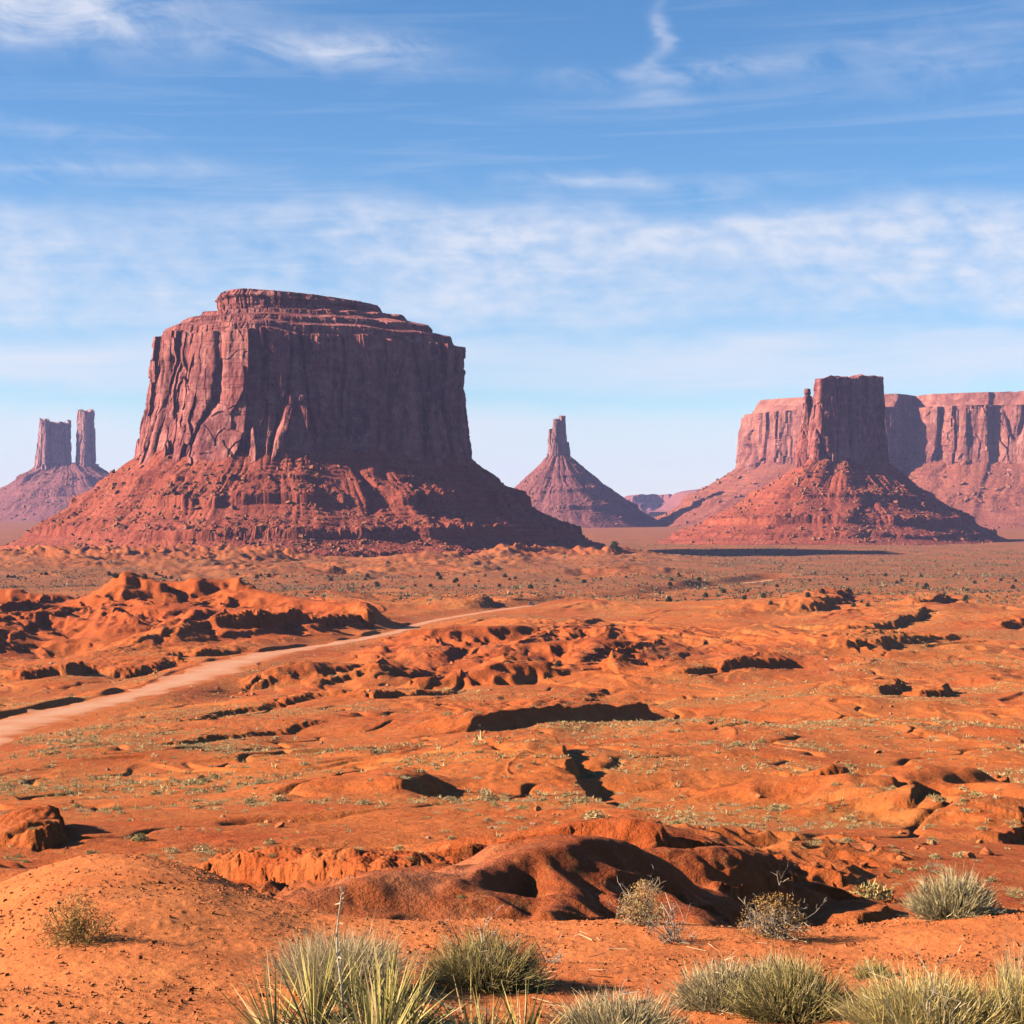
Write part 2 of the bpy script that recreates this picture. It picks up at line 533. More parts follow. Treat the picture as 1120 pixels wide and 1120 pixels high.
# gullied swells over the rest of the middle ground
rs = rows(90, 1150)
x, y, r = GX[rs], GY[rs], R1[rs][:, None]
gm = ss(90, 190, r) * (1 - ss(900, 1150, r)) * ss(-.25, .30, n2(x / 150, y / 150, 640)) * (1 - hill[rs])
GZ[rs] += (gm * offroad[rs] * (eroded(x, y * .5, 60.0, 6, 650, gain=.50) - .25) * (1.8 + 1.8 * ss(200, 500, r))).astype(f32)
# --- named ridges of the middle distance
ridge([(-260, 820, 650), (-60, 810, 648), (0, 800, 645), (35, 800, 646), (75, 800, 655), (100, 780, 656)], .42, .42, 3, .7, 20, 2, 101, hillv=.8)
ridge([(90, 790, 652), (118, 775, 640), (140, 765, 624), (150, 765, 625), (172, 765, 636)], .55, .55, 2, .5, 16, 1.5, 102, hillv=.8, cap=3.0)
ridge([(150, 770, 634), (200, 775, 633), (235, 775, 632), (258, 770, 633), (270, 770, 640)], .5, .5, 5, .6, 14, 1.5, 103, hillv=.8, cap=3.5)
ridge([(258, 770, 640), (300, 755, 648), (345, 740, 655), (390, 720, 664), (420, 700, 677), (436, 690, 688)], .42, .42, 3, .7, 17, 2, 104, hillv=.8)
ridge([(120, 700, 664), (190, 690, 662), (240, 680, 668), (300, 660, 672), (340, 650, 680)], .36, .36, 3, .8, 18, 2, 105, hillv=.7)
ridge([(-80, 690, 672), (20, 680, 672), (90, 670, 676), (150, 650, 684)], .36, .36, 3, .8, 18, 2, 106, hillv=.7)
ridge([(20, 600, 702), (90, 600, 699), (150, 590, 706)], .36, .4, 3, .8, 15, 2, 107, hillv=.7)
ridge([(455, 620, 690), (500, 625, 684), (560, 632, 684), (610, 640, 690)], .35, .55, 3, .7, 14, 1.5, 108, hillv=.7)
ridge([(520, 545, 712), (600, 550, 702), (655, 555, 697), (690, 560, 702), (735, 565, 711), (775, 570, 717)], .40, .68, 2.0, 1.0, 12, 1.2, 109, hillv=.75)
ridge([(655, 552, 698), (640, 520, 712), (622, 490, 726)], .5, .62, 2, .7, 9, 1.2, 110, hillv=.7)
ridge([(705, 556, 705), (700, 520, 718), (690, 490, 730)], .5, .62, 2, .7, 9, 1.2, 111, hillv=.7)
ridge([(690, 478, 733), (760, 488, 727), (810, 498, 725), (860, 505, 730), (885, 510, 735)], .35, .68, 2.5, .6, 10, 1.0, 112, hillv=.6)
ridge([(300, 455, 733), (340, 465, 725), (380, 475, 727), (420, 482, 731)], .35, .62, 2.5, .7, 10, 1.2, 113, hillv=.6)
ridge([(470, 430, 742), (530, 440, 730), (575, 450, 726), (620, 458, 731)], .4, .70, 2.0, .7, 10, 1.2, 114, hillv=.6)

# the sharp ridge faces right of the middle hills, the ledges of the far plain (lines walked so that high ground is on the left)
def sc(line, h, back, **kw): scarp(line, h, back, **kw)
sc([(488, 806), (550, 800), (615, 795), (680, 789), (730, 783)], 3.3, 34, width=1.8, warp=1.4, lam=14, seed=201, hillv=.7, crag=.45)
sc([(620, 790), (640, 779), (655, 768), (668, 762)], 1.6, 30, width=2.0, warp=2, seed=202, hillv=.5)
sc([(880, 671), (897, 667), (912, 661), (930, 652)], 5.0, 40, width=3.5, warp=4, lam=20, seed=203)
sc([(915, 693), (945, 692), (970, 687), (1000, 680), (1020, 671)], 3.4, 40, width=2.5, warp=3, lam=16, seed=204)
sc([(900, 716), (950, 714), (985, 708), (1020, 702), (1060, 694)], 2.3, 35, width=2.2, warp=3, lam=14, seed=205)
sc([(1005, 662), (1020, 660), (1035, 655)], 5.0, 35, width=3.0, warp=3, lam=16, seed=206)
sc([(1080, 690), (1120, 684), (1160, 676)], 3, 40, width=3, warp=3, lam=16, seed=207)
sc([(735, 748), (790, 744), (840, 741), (880, 738)], 2.0, 25, width=1.5, warp=2, seed=208)
sc([(960, 770), (975, 766), (985, 760)], 2.0, 14, width=1.2, warp=1.5, seed=209)
sc([(1005, 768), (1030, 764), (1045, 758)], 2.0, 14, width=1.2, warp=1.5, seed=210)
sc([(540, 668, 870), (525, 660, 960)], 4, 25, width=3, warp=3, seed=211)
# cut bank along the far side of the road, and ledges near it
sc([(170, 795), (230, 786), (300, 777), (345, 772), (400, 768)], 1.1, 22, width=1.1, warp=1.8, seed=213)
sc([(160, 812), (230, 807), (300, 801), (370, 795)], .8, 18, width=1.0, warp=1.8, seed=214)
sc([(330, 748), (380, 744), (440, 740), (490, 735)], 1.4, 20, width=1.2, warp=2, seed=215)
sc([(400, 775), (430, 768), (470, 762), (500, 757)], 1.8, 20, width=1.2, warp=2, seed=216)
sc([(10, 742), (40, 740), (75, 738), (100, 728)], 2.6, 25, width=2.5, warp=3, seed=217, hillv=.5)
sc([(110, 736), (150, 735), (180, 728), (195, 716)], 2.8, 22, width=2.5, warp=3, seed=218, hillv=.5)
sc([(200, 720), (260, 716), (310, 712), (360, 700)], 3.5, 22, width=2.0, warp=3, seed=219, hillv=.5)
sc([(240, 704), (300, 698), (370, 690), (440, 682)], 4.5, 25, width=2.5, warp=3, seed=220, hillv=.5)
# knolls with a steep dark right side
hummock(440, 146, 850, 9.0, 10, 301, .6, sharp=2.6)
sc([(430, 880, 137), (462, 872, 141), (478, 858, 146), (474, 846, 153)], .8, 9, width=.55, warp=.6, lam=5, seed=302)
sc([(560, 818, 214), (590, 828, 200), (615, 845, 180), (640, 872, 142), (668, 888, 122), (700, 906, 105), (735, 921, 96)][::-1], 1.5, 14, width=.8, warp=.9, lam=9, seed=303, crag=.5, ends=.1)
hummock(50, 104, 906, 4.2, 4, 305, .6, sharp=1.7)
sc([(20, 917, 96), (52, 916, 97), (62, 898, 104), (54, 888, 110)], 1.1, 4, width=.35, warp=.5, lam=3, seed=306)
hummock(-10, 84, 940, 3.4, 3, 307, .6, sharp=2.4)
# right-hand swells
ridge([(850, 150, 858), (900, 148, 852), (960, 152, 846), (1010, 156, 842)], .25, .30, 2, .7, 9, .8, 311, hillv=.3)
ridge([(960, 138, 870), (1010, 136, 866), (1050, 132, 870), (1080, 128, 880)], .25, .42, 1.5, .8, 7, .6, 312, hillv=.3)
ridge([(1040, 150, 860), (1090, 146, 858), (1160, 140, 860)], .28, .4, 1.5, .8, 8, .6, 313, hillv=.3)
sc([(1078, 893, 113), (1100, 890, 116), (1116, 880, 124), (1120, 868, 132)], .75, 6, width=.6, warp=.8, lam=5, seed=314)
sc([(995, 876, 130), (1004, 866, 140), (1000, 858, 150)], 1.0, 7, width=.6, warp=.6, lam=5, seed=315)
sc([(930, 957, 66), (962, 953, 68), (972, 944, 72)], 0.55, 3.0, width=.25, warp=.35, lam=3, seed=316)
sc([(868, 850, 163), (915, 851, 163), (945, 846, 168)], 0.9, 8, width=.6, warp=.8, lam=5, seed=317)
ridge([(690, 330, 783), (740, 335, 774), (800, 330, 776), (850, 320, 783)], .22, .3, 4, .7, 12, 1, 318, hillv=.3)
ridge([(640, 360, 768), (690, 370, 759), (740, 365, 762)], .22, .3, 4, .7, 12, 1, 319, hillv=.3)
ridge([(880, 280, 800), (960, 285, 790), (1050, 280, 792), (1140, 270, 798)], .16, .25, 4, .7, 14, 1, 320, hillv=.3)
ridge([(640, 240, 822), (700, 238, 818), (760, 232, 822), (820, 225, 830)], .12, .2, 4, .7, 12, 1, 321)
# fine bank with upright joints
ledge_pts = [(212, 936, 81.5), (250, 939, 80), (300, 941, 77.5), (360, 942, 74), (400, 942, 72), (434, 937, 70.5)]

# --- mounds beyond the rim
ridge([(330, 47, 986), (380, 46, 968), (440, 47, 955), (500, 48.5, 946), (555, 50.5, 938), (600, 53, 927), (628, 54.5, 920), (660, 56.5, 927), (700, 59, 941), (740, 61.5, 960), (775, 63.5, 980)], .30, [.36, .36, .38, .42, .5, .66, .8, .85, .85, .8, .8], .8, .5, 3.6, .35, 401, moundv=.8)
ridge([(602, 53, 930), (596, 50, 954), (606, 47, 980), (618, 45, 1004)], .62, .75, .6, .4, 3, .3, 402, moundv=.95)
ridge([(664, 57, 936), (690, 53, 962), (725, 50, 988), (750, 48, 1008)], .62, .75, .5, .4, 3, .3, 403, moundv=.95)
ridge([(640, 66, 938), (690, 67, 933), (740, 68.5, 932), (790, 70, 936), (822, 71, 944), (842, 71.5, 960)], .35, .70, 1.0, .4, 4.5, .4, 404, moundv=.7)
sc([(790, 980, 63), (826, 970, 66.0), (846, 956, 69), (850, 945, 73), (836, 935, 77)], .8, 4, width=.4, warp=.6, lam=2.6, seed=405)
ridge([(470, 92, 926), (540, 88, 912), (590, 86, 904), (640, 85, 900), (665, 84, 905)], .22, .55, 1.4, .4, 5, .5, 406, moundv=.15)
ridge([(640, 80, 912), (680, 80, 909), (710, 80, 910), (722, 80, 914)], .3, .8, .8, .4, 3, .4, 407, hillv=.6)
sc([(672, 931, 74), (706, 929, 75), (722, 918, 78), (720, 904, 84)], .45, 4, width=.35, warp=.5, lam=2.4, seed=408)
ridge([(-120, 34, 945), (-40, 33, 948), (30, 32, 950), (80, 31, 958), (110, 30, 975)], .4, .5, .8, .3, 4, .5, 409, moundv=.85)
ridge([(200, 85, 944), (260, 83, 942), (330, 79, 941), (400, 75, 944), (440, 73, 950)], .14, .30, 1.0, .3, 5, .5, 410)
scarp(ledge_pts, 0.72, 7, width=.22, warp=.28, lam=.9, seed=411, ends=.06)
gb = rows(43, 62); gq = box(PX, GY[gb], 320, 540, 40, 45, 58, 2) * ss(-.3, .25, n2(GX[gb] / 2.2, GY[gb] / 2.2, 412) + .12)
grey[gb] = np.maximum(grey[gb], gq * .8); mound[gb] *= 1 - .85 * gq

# --- foreground: left mound and rim of the knoll the viewer stands on
rs = rows(1.2, 60)
x, y, r = GX[rs], GY[rs], R1[rs][:, None]
lm = np.exp(-((PX - 120) / 190) ** 2) * np.exp(-((r - 14.5) / 4.5) ** 2)
GZ[rs] += (0.62 * lm).astype(f32)
rm = ss(900, 1100, PX) * np.exp(-((r - 13.5) / 4.0) ** 2)
GZ[rs] += (0.16 * rm).astype(f32)
dip = np.exp(-((PX - 850) / 90) ** 2) * ss(11, 16, r) * (1 - ss(22, 40, r))
GZ[rs] -= (0.9 * dip).astype(f32)
GZ[rs] += (n2(x / 2.6, y / 2.6, 31) * 0.06 + n2(x / .8, y / .8, 32) * 0.03) * ss(3, 6, r)

# --- roaming ledges of the middle ground: soft rock stepping down to the right
rs = rows(110, 1150)
x, y, r = GX[rs], GY[rs], R1[rs][:, None]
wx = x + n2(x / 25, y / 25, 81) * 9; wy = y + n2(x / 25, y / 25, 82) * 9
f = n2(wx / 80, wy / 110, 83) + 0.45 * n2(wx / 28, wy / 40, 84)
amp = (1 - ss(900, 1150, r)) * ss(110, 200, r) * (0.25 + 0.75 * ss(-0.1, 0.35, n2(x / 130, y / 130, 85)))
GZ[rs] += ((terr(f, 0.30, 7.0) - f) * 3.4 * amp * (0.35 + 0.65 * ss(150, 420, r))).astype(f32)
f = n2(wx / 34, wy / 42, 86) + 0.4 * n2(wx / 12, wy / 14, 87)
GZ[rs] += ((terr(f, 0.42, 7.0) - f) * 1.0 * amp).astype(f32)
hmask = np.clip(hill[rs], 0, 1)
GZ[rs] += (hmask * (terr(GZ[rs] + n2(x / 18, y / 18, 88) * 0.9 + n2(x / 5, y / 5, 89) * .25, 3.0, 4.0) - GZ[rs]) * 0.28).astype(f32)
# rills
rs = rows(36, 620)
x, y, r = GX[rs], GY[rs], R1[rs][:, None]
GZ[rs] -= (np.exp(-(np.abs(n2(x / 30 + n2(x / 9, y / 9, 90) * .25, y / 45, 91)) / .035) ** 2) * 0.55 * ss(70, 130, r)).astype(f32)
GZ[rs] += (n2(x / 7, y / 7, 92) * 0.11 * ss(40, 80, r) + n2(x / 2.4, y / 2.4, 93) * 0.03).astype(f32)
GZ[rs] += ((n2(x / 1.3, y / 1.3, 99) * .05 + n2(x / .5, y / .5, 100) * .028) * ss(.1, .5, mound[rs]) * (1 - ss(150, 200, r))).astype(f32)
GZ[rs] += (np.abs(n2(x / 4.2, y / 4.2, 98)) * 0.22 * ss(.1, .5, mound[rs] + hill[rs])).astype(f32)
rs = rows(36, 220)
GZ[rs] += (n2(GX[rs] / .8, GY[rs] / .8, 94) * 0.018).astype(f32)
# clods of the near soil
rs = rows(4.0, 17)
x, y = GX[rs], GY[rs]
GZ[rs] += (n2(x / .33, y / .33, 95) * 0.014 + np.maximum(0, n2(x / .12, y / .12, 96)) * 0.008 + np.maximum(0, n2(x / .05, y / .05, 97) - .1) * 0.008).astype(f32)

# --- grading the ground under the road
rs = rows(205, 1450)
cs = cols(-420, 1000)
x, y = GX[rs, cs], GY[rs, cs]
d, t, sd = poly_dist(x, y, RC)
RHW = np.interp(np.arange(len(RC)), np.linspace(0, len(RC) - 1, 19), [6.5, 6.5, 6.5, 6.2, 5.0, 4.8, 8.0, 6.0, 3.8, 3.2, 3.0, 2.8, 2.8, 3.0, 3.4, 3.8, 5.0, 6.5, 7.0])
# road surface height: follow the smoothed ground, not the sketch
w = np.interp(t, np.arange(len(RC)), RHW).astype(f32)
zr = np.interp(t, np.arange(len(RC)), RC[:, 2]).astype(f32)
core = 1 - ss(w + 0.8, w + 14.0, d)
core_left = 1 - ss(w + 0.6, w + 2.0, d)                  # the far verge is a cut bank
edge_n = 0.5 + 0.5 * ss(-.2, .2, n2(x / 22, y / 22, 120))
bank = np.where(sd > 0, 1.0, 0.0) * (1 - ss(w + 2, w + 22, d)) * ss(w + 1.0, w + 2.2, d) * 1.1 * ss(-.1, .35, n2(x / 30, y / 30, 120)) * (1 - ss(700, 800, y))
g = GZ[rs, cs]
g2 = g * (1 - core) + zr * core
g2 = g2 + bank
GZ[rs, cs] = np.where(d < w + 30, g2 - 0.12 * (d < w + 1), g).astype(f32)
roadmask = np.zeros_like(GZ); roadmask[rs, cs] = 1 - ss(w, w + 4, d)
hill[rs, cs] *= (1 - 0.8 * core)


# height lookup
def gz(x, y):
    x = np.asarray(x, float); y = np.asarray(y, float)
    r = np.hypot(x, y); a = np.arctan2(x, y)
    i = np.clip(np.searchsorted(R1, r) - 1, 0, nR - 2); j = np.clip(np.searchsorted(A1, a) - 1, 0, nA - 2)
    u = np.clip((r - R1[i]) / (R1[i + 1] - R1[i]), 0, 1); v = np.clip((a - A1[j]) / (A1[j + 1] - A1[j]), 0, 1)
    return (GZ[i, j] * (1 - u) + GZ[i + 1, j] * u) * (1 - v) + (GZ[i, j + 1] * (1 - u) + GZ[i + 1, j + 1] * u) * v


def field(F, x, y):
    r = np.hypot(x, y); a = np.arctan2(x, y)
    return F[np.clip(np.searchsorted(R1, r), 0, nR - 1), np.clip(np.searchsorted(A1, a), 0, nA - 1)]


# where scrub grows
def veg_density(x, y):
    v = ss(-.15, .45, n2(x / 38, y / 38, 130) + .5 * n2(x / 11, y / 11, 131))
    return v


veg = np.zeros_like(GZ)
rs = rows(40, 3000)
veg[rs] = veg_density(GX[rs], GY[rs]) * ss(60, 120, R1[rs])[:, None]
veg *= (1 - np.clip(hill * 1.2, 0, 1)) * (1 - np.clip(mound * 1.2, 0, 1)) * (1 - roadmask)
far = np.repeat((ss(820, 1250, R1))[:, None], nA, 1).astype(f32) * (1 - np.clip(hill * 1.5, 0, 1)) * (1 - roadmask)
near = np.repeat((1 - ss(15, 19, R1))[:, None], nA, 1).astype(f32)

M_ground = mat_ground()
V = np.stack([GX.ravel(), GY.ravel(), GZ.ravel() + Z0], 1)
idx = np.arange(nR * nA, dtype=np.int32).reshape(nR, nA)
F = np.stack([idx[:-1, :-1], idx[:-1, 1:], idx[1:, 1:], idx[1:, :-1]], -1).reshape(-1, 4)[:, ::-1]
seam = np.stack([idx[:-1, -1], idx[:-1, 0], idx[1:, 0], idx[1:, -1]], -1)[:, ::-1]
cv = len(V)
V = np.vstack([V, [[0, 0, base(0) + Z0]]])
fan = np.stack([np.full(nA, cv), idx[0], np.roll(idx[0], -1)], -1)[:, ::-1]
app = lambda A: np.append(A.ravel(), 0)
ground = mesh_from('ground', V, [F, seam, fan], M_ground, smooth=True, uvattr={'hill': app(hill), 'mound': app(mound), 'grey': app(grey), 'veg': app(veg), 'far': app(far), 'near': app(near)})
tag(ground, kind='structure')
del V, F

# road sheet
rc = chaikin(RC, 2)
rw = np.interp(np.arange(len(rc)), np.linspace(0, len(rc) - 1, len(RHW)), RHW)
tan = np.gradient(rc[:, :2], axis=0); tan /= np.linalg.norm(tan, axis=1)[:, None]
nor = np.stack([-tan[:, 1], tan[:, 0]], 1)
us = np.linspace(-1, 1, 15)
xy = rc[:, None, :2] + nor[:, None] * (us[None, :, None] * (rw[:, None] * (1 + 0.55 * n2(np.arange(len(rc))[:, None] / 5.0, (us[None] > 0) * 9.0, 140) + .3 * n2(np.arange(len(rc))[:, None] / 1.7, (us[None] > 0) * 9.0, 141)))[..., None])
zz = np.maximum(gz(xy[..., 0], xy[..., 1]) + 0.05, rc[:, None, 2] - 0.05) * 1.0
zz = gz(xy[..., 0], xy[..., 1]) + 0.09 - 0.10 * (np.abs(us)[None] > .95)
Vr = np.stack([xy[..., 0].ravel(), xy[..., 1].ravel(), zz.ravel() + Z0], 1)
ix = np.arange(len(rc) * 15, dtype=np.int32).reshape(len(rc), 15)
Fr = np.stack([ix[:-1, :-1], ix[:-1, 1:], ix[1:, 1:], ix[1:, :-1]], -1).reshape(-1, 4)[:, ::-1]
road = mesh_from('dirt_road', Vr, Fr, mat_road(), smooth=True, uvattr={'edge': np.repeat(np.abs(us)[None] ** 2, len(rc), 0)})
tag(road, kind='structure')


# ------------------------------------------------------------------ buttes
def ray_poly(P, c, ang):
    """radius of a star-shaped closed polygon around c for each bearing"""
    P = np.asarray(P, float) - c
    out = np.zeros(len(ang))
    dx, dy = np.cos(ang), np.sin(ang)
    for a, b in zip(P, np.roll(P, -1, 0)):
        e = b - a
        den = dx * e[1] - dy * e[0]
        den = np.where(np.abs(den) < 1e-12, 1e-12, den)
        t = (a[0] * e[1] - a[1] * e[0]) / den
        s = (a[0] * dy - a[1] * dx) / den
        ok = (t > 0) & (s >= -1e-9) & (s <= 1 + 1e-9)
        out = np.where(ok & (t > out), t, out)
    return out


def close_chaikin(P, n):
    P = np.asarray(P, float)
    for _ in range(n):
        q = []
        for a, b in zip(P, np.roll(P, -1, 0)): q += [a * .8 + b * .2, a * .2 + b * .8]
        P = np.array(q)
    return P


def bearings(n):
    """closed set of bearings, denser on the side towards the viewer (-y)"""
    u = np.linspace(0, 1, n, endpoint=False)
    k = 0.62
    return -math.pi / 2 + 2 * math.pi * (u - 0.5) - k * np.sin(2 * math.pi * (u - 0.5))


def PW(pts): return [W(px, Y) for px, Y in pts]


def loft(c, ang, contours, levels, disp, zvar=None):
    """contours: [(radius array, z)], levels: number of steps in each gap. Returns vertex grid."""
    Rr, Zr = [], []
    for k in range(len(contours) - 1):
        (ra, za), (rb, zb) = contours[k], contours[k + 1]
        for t in np.linspace(0, 1, levels[k], endpoint=(k == len(contours) - 2)):
            Rr.append(ra + (rb - ra) * t); Zr.append(za + (zb - za) * t + np.zeros(len(ang)))
    Rr = np.array(Rr); Zr = np.array(Zr)
    X = c[0] + Rr * np.cos(ang); Y = c[1] + Rr * np.sin(ang)
    tx = np.gradient(X, axis=1); ty = np.gradient(Y, axis=1)
    tx[:, 0] = X[:, 1] - X[:, -1]; ty[:, 0] = Y[:, 1] - Y[:, -1]; tx[:, -1] = X[:, 0] - X[:, -2]; ty[:, -1] = Y[:, 0] - Y[:, -2]
    L = np.hypot(tx, ty) + 1e-9
    nx, ny = ty / L, -tx / L
    d, dz = disp(X, Y, Zr)
    return X + nx * d, Y + ny * d, Zr + dz


def grid_mesh(name, X, Y, Z, mat, parent, origin, smooth=False, top=True):
    nl, na = X.shape
    V = np.stack([X.ravel(), Y.ravel(), Z.ravel() + Z0], 1)
    idx = np.arange(nl * na, dtype=np.int32).reshape(nl, na)
    j = np.roll(idx, -1, 1)
    F = np.stack([idx[:-1], j[:-1], j[1:], idx[1:]], -1).reshape(-1, 4)
    Fs = [F]
    if top:
        V = np.vstack([V, [[X[-1].mean(), Y[-1].mean(), Z[-1].mean() + Z0]]])
        Fs.append(np.stack([idx[-1], j[-1], np.full(na, len(V) - 1)], -1))
    return mesh_from(name, V, Fs, mat, parent, smooth, origin=origin)


def blocks(X, Y, Z, seed):
    """a random value per cell of a jittered lattice: joint-bounded blocks"""
    fx = np.floor(X).astype(np.int32); fy = np.floor(Y).astype(np.int32); fz = np.floor(Z).astype(np.int32)
    best = np.full(X.shape, 9e9, f32); val = np.zeros(X.shape, f32)
    for i in (-1, 0, 1):
        for j in (-1, 0, 1):
            for k in (-1, 0, 1):
                h = _h(fx + i, fy + j, fz + k, seed); g = _g3[h]
                px = fx + i + .5 + .42 * g[..., 0]; py = fy + j + .5 + .42 * g[..., 1]; pz = fz + k + .5 + .42 * g[..., 2]
                d = (px - X) ** 2 + (py - Y) ** 2 + (pz - Z) ** 2
                m = d < best
                best = np.where(m, d, best); val = np.where(m, (h & 255) / 255.0, val)
    return val.astype(f32)


def cliff_disp(s, seed, big=1.0, ledge=1.0, ztop=None, crack=1.0):
    """s: size of one joint in metres; buttresses between clefts, joint-bounded slabs standing out or fallen away, level beds"""
    def f(X, Y, Z):
        zs = Z * 0.10
        wx = X + n3(X / (s * 4), Y / (s * 4), zs / (s * 2), seed + 40) * s * 1.2 + n3(X / s, Y / s, Z / (s * 1.5), seed + 42) * s * .16
        wy = Y + n3(X / (s * 4), Y / (s * 4), zs / (s * 2), seed + 41) * s * 1.2
        a = np.abs(n3(wx / (s * 4), wy / (s * 4), zs / (s * 4), seed))
        b = np.abs(n3(wx / (s * 1.5), wy / (s * 1.5), zs / (s * 1.5), seed + 1))
        e = n3(X / (s * .5), Y / (s * .5), zs / (s * .5), seed + 2)
        slab = blocks(wx / (s * 1.5), wy / (s * 1.5), Z / (s * 7), seed + 3) - .5
        slab2 = blocks(wx / (s * .62), wy / (s * .62), Z / (s * 2.6), seed + 4) - .5
        cr = -np.exp(-(n3(wx / (s * 2.6), wy / (s * 2.6), zs / (s * 5), seed + 6) / .05) ** 2)
        bed = terr(n3(X / (s * 20), Y / (s * 20), Z / (s * .5), seed + 5), .4, 5.0)
        d = s * (0.78 * big * (a - .25) + .28 * (b - .25) + .06 * e + .58 * big * slab + .24 * slab2 + .34 * crack * cr)
        d = d + s * .06 * ledge * bed + s * .035 * n3(X / (s * .2), Y / (s * .2), Z / (s * .4), seed + 8)
        return d, 0 * Z
    return f


def talus_disp(s, seed, ztop, zbot, ribs=1.0, ledges=(), rough=1.0, c=None):
    """slope of fallen rock: gullies running straight down, hard beds standing out as low cliffs, patches of blocks"""
    def f(X, Y, Z):
        t = (Z - zbot) / (ztop - zbot)
        cx, cy = (X.mean(), Y.mean()) if c is None else c
        rr = np.hypot(X - cx, Y - cy); ux, uy = (X - cx) / rr, (Y - cy) / rr
        K = float(np.median(rr[0])) * .72
        wv = n3(X / (s * 3), Y / (s * 3), Z / (s * 3), seed + 20) * .55
        a = np.abs(n3(ux * K / (s * 4.2) + wv, uy * K / (s * 4.2), t * .5, seed))
        b = np.abs(n3(ux * K / (s * 1.6) + wv, uy * K / (s * 1.6), t * 1.6, seed + 1))
        e = np.abs(n3(ux * K / (s * .7) + wv, uy * K / (s * .7), t * 3.0, seed + 6))
        m = 0.35 + .65 * np.sin(np.clip(t, 0, 1) * math.pi)
        d = s * ribs * m * (1.6 * (a - .22) + (.35 + .8 * ss(-.2, .3, n3(X / (s * 6), Y / (s * 6), Z / (s * 6), seed + 13))) * (.75 * (b - .2) + .35 * (e - .2)))
        patch = ss(-.05, .3, n3(X / (s * 7), Y / (s * 7), Z / (s * 7), seed + 5))
        q = np.abs(n3(X / (s * .8), Y / (s * .8), Z / (s * .8), seed + 2)) * .10 + np.maximum(0, n3(X / (s * .32), Y / (s * .32), Z / (s * .32), seed + 3)) * .20 * (.2 + patch) + np.maximum(0, n3(X / (s * .15), Y / (s * .15), Z / (s * .15), seed + 4)) * .17 * (.4 + patch)
        d = d + s * rough * q
        zw = Z + n3(X / (s * 9), Y / (s * 9), 0 * Z, seed + 7) * s * .5
        st = s * .42
        dz = (terr(zw + n3(X / (s * 2), Y / (s * 2), Z / (s * 2), seed + 12) * s * .3, st, 3.0) - zw) * .36 * ss(0., .3, n3(X / (s * 5), Y / (s * 5), Z / (s * 2), seed + 11)) * ss(.03, .12, t)
        for zl, h, ln in ledges:
            pr = ss(-.30, .02, n3(X / (s * 8), Y / (s * 8), 0 * Z + zl, seed + 8)) * (0.65 + .35 * terr(n3(X / (s * .7), Y / (s * .7), 0 * Z + zl, seed + 9), .3, 5.))
            dz = dz + pr * h * (ss(zl - 1.2, zl + .6, zw) - np.clip((zw - zl) / ln, 0, 1))
        return d, dz
    return f


def rocks_mesh(name, pts, sizes, mat, parent=None, origin=None, seed=0, flat=0.7):
    """many angular stones as one mesh: jittered, randomly turned blocks of 8 corners with cut tops"""
    g = np.random.default_rng(seed)
    n = len(pts)
    b = np.array([[-1, -1, -1], [1, -1, -1], [1, 1, -1], [-1, 1, -1], [-.7, -.8, 1], [.8, -.7, 1], [.7, .8, 1], [-.8, .7, 1]], float)
    v = b[None] * g.uniform(.55, 1.15, (n, 8, 3)) * np.stack([g.uniform(.7, 1.3, n), g.uniform(.7, 1.3, n), g.uniform(.5, 1.0, n) * flat], 1)[:, None]
    a = g.uniform(0, 6.28, n); ca, sa = np.cos(a)[:, None], np.sin(a)[:, None]
    x = v[..., 0] * ca - v[..., 1] * sa; y = v[..., 0] * sa + v[..., 1] * ca
    tl = g.normal(0, .35, (n, 2)); z = v[..., 2] + x * tl[:, :1] + y * tl[:, 1:]
    P = np.stack([x, y, z], -1) * np.asarray(sizes)[:, None, None] * .5 + np.asarray(pts)[:, None]
    f = np.array([[0, 3, 2, 1], [4, 5, 6, 7], [0, 1, 5, 4], [1, 2, 6, 5], [2, 3, 7, 6], [3, 0, 4, 7]])
    F = (f[None] + 8 * np.arange(n)[:, None, None]).reshape(-1, 4)
    return mesh_from(name, P.reshape(-1, 3), F, mat, parent, False, origin=origin)


def talus_rocks(X, Y, Z, n, smin, smax_, seed, mat, root, pw=2.2, lo=0.0, hi=1.0):
    g = np.random.default_rng(seed)
    nl, na = X.shape
    fr = np.where(np.sin(np.linspace(0, 2 * math.pi, na)) > -2)[0]
    i = (g.uniform(lo, hi, n * 3) * (nl - 1)).astype(int)
    j = (na * (0.12 + 0.76 * g.random(n * 3))).astype(int)
    x, y, z = X[i, j], Y[i, j], Z[i, j]
    k = n3(x / 45, y / 45, z / 45, seed) + .5 * n3(x / 14, y / 14, z / 14, seed + 1)
    ok = np.where(k > g.uniform(-.35, .5, n * 3))[0][:n]
    s = smin * (smax_ / smin) ** (g.random(len(ok)) ** pw)
    pts = np.stack([x[ok], y[ok], z[ok] + Z0 + s * .15], 1)
    return tag(rocks_mesh('fallen_boulders', pts, s, mat, root, root.location, seed), kind='stuff')


zrow = lambda row, Y: (560 - row) / FPX * Y

M_cliff = mat_cliff('sandstone_cliff', (0.56, 0.185, 0.135), (0.35, 0.082, 0.064), (0.14, 0.036, 0.038))
M_talus = mat_talus('talus_rubble', (0.45, 0.098, 0.047), (0.31, 0.062, 0.034), (0.56, 0.19, 0.115))
M_bould = mat_rock('boulder_sandstone', (0.42, 0.145, 0.066), (0.33, 0.100, 0.046), .3)

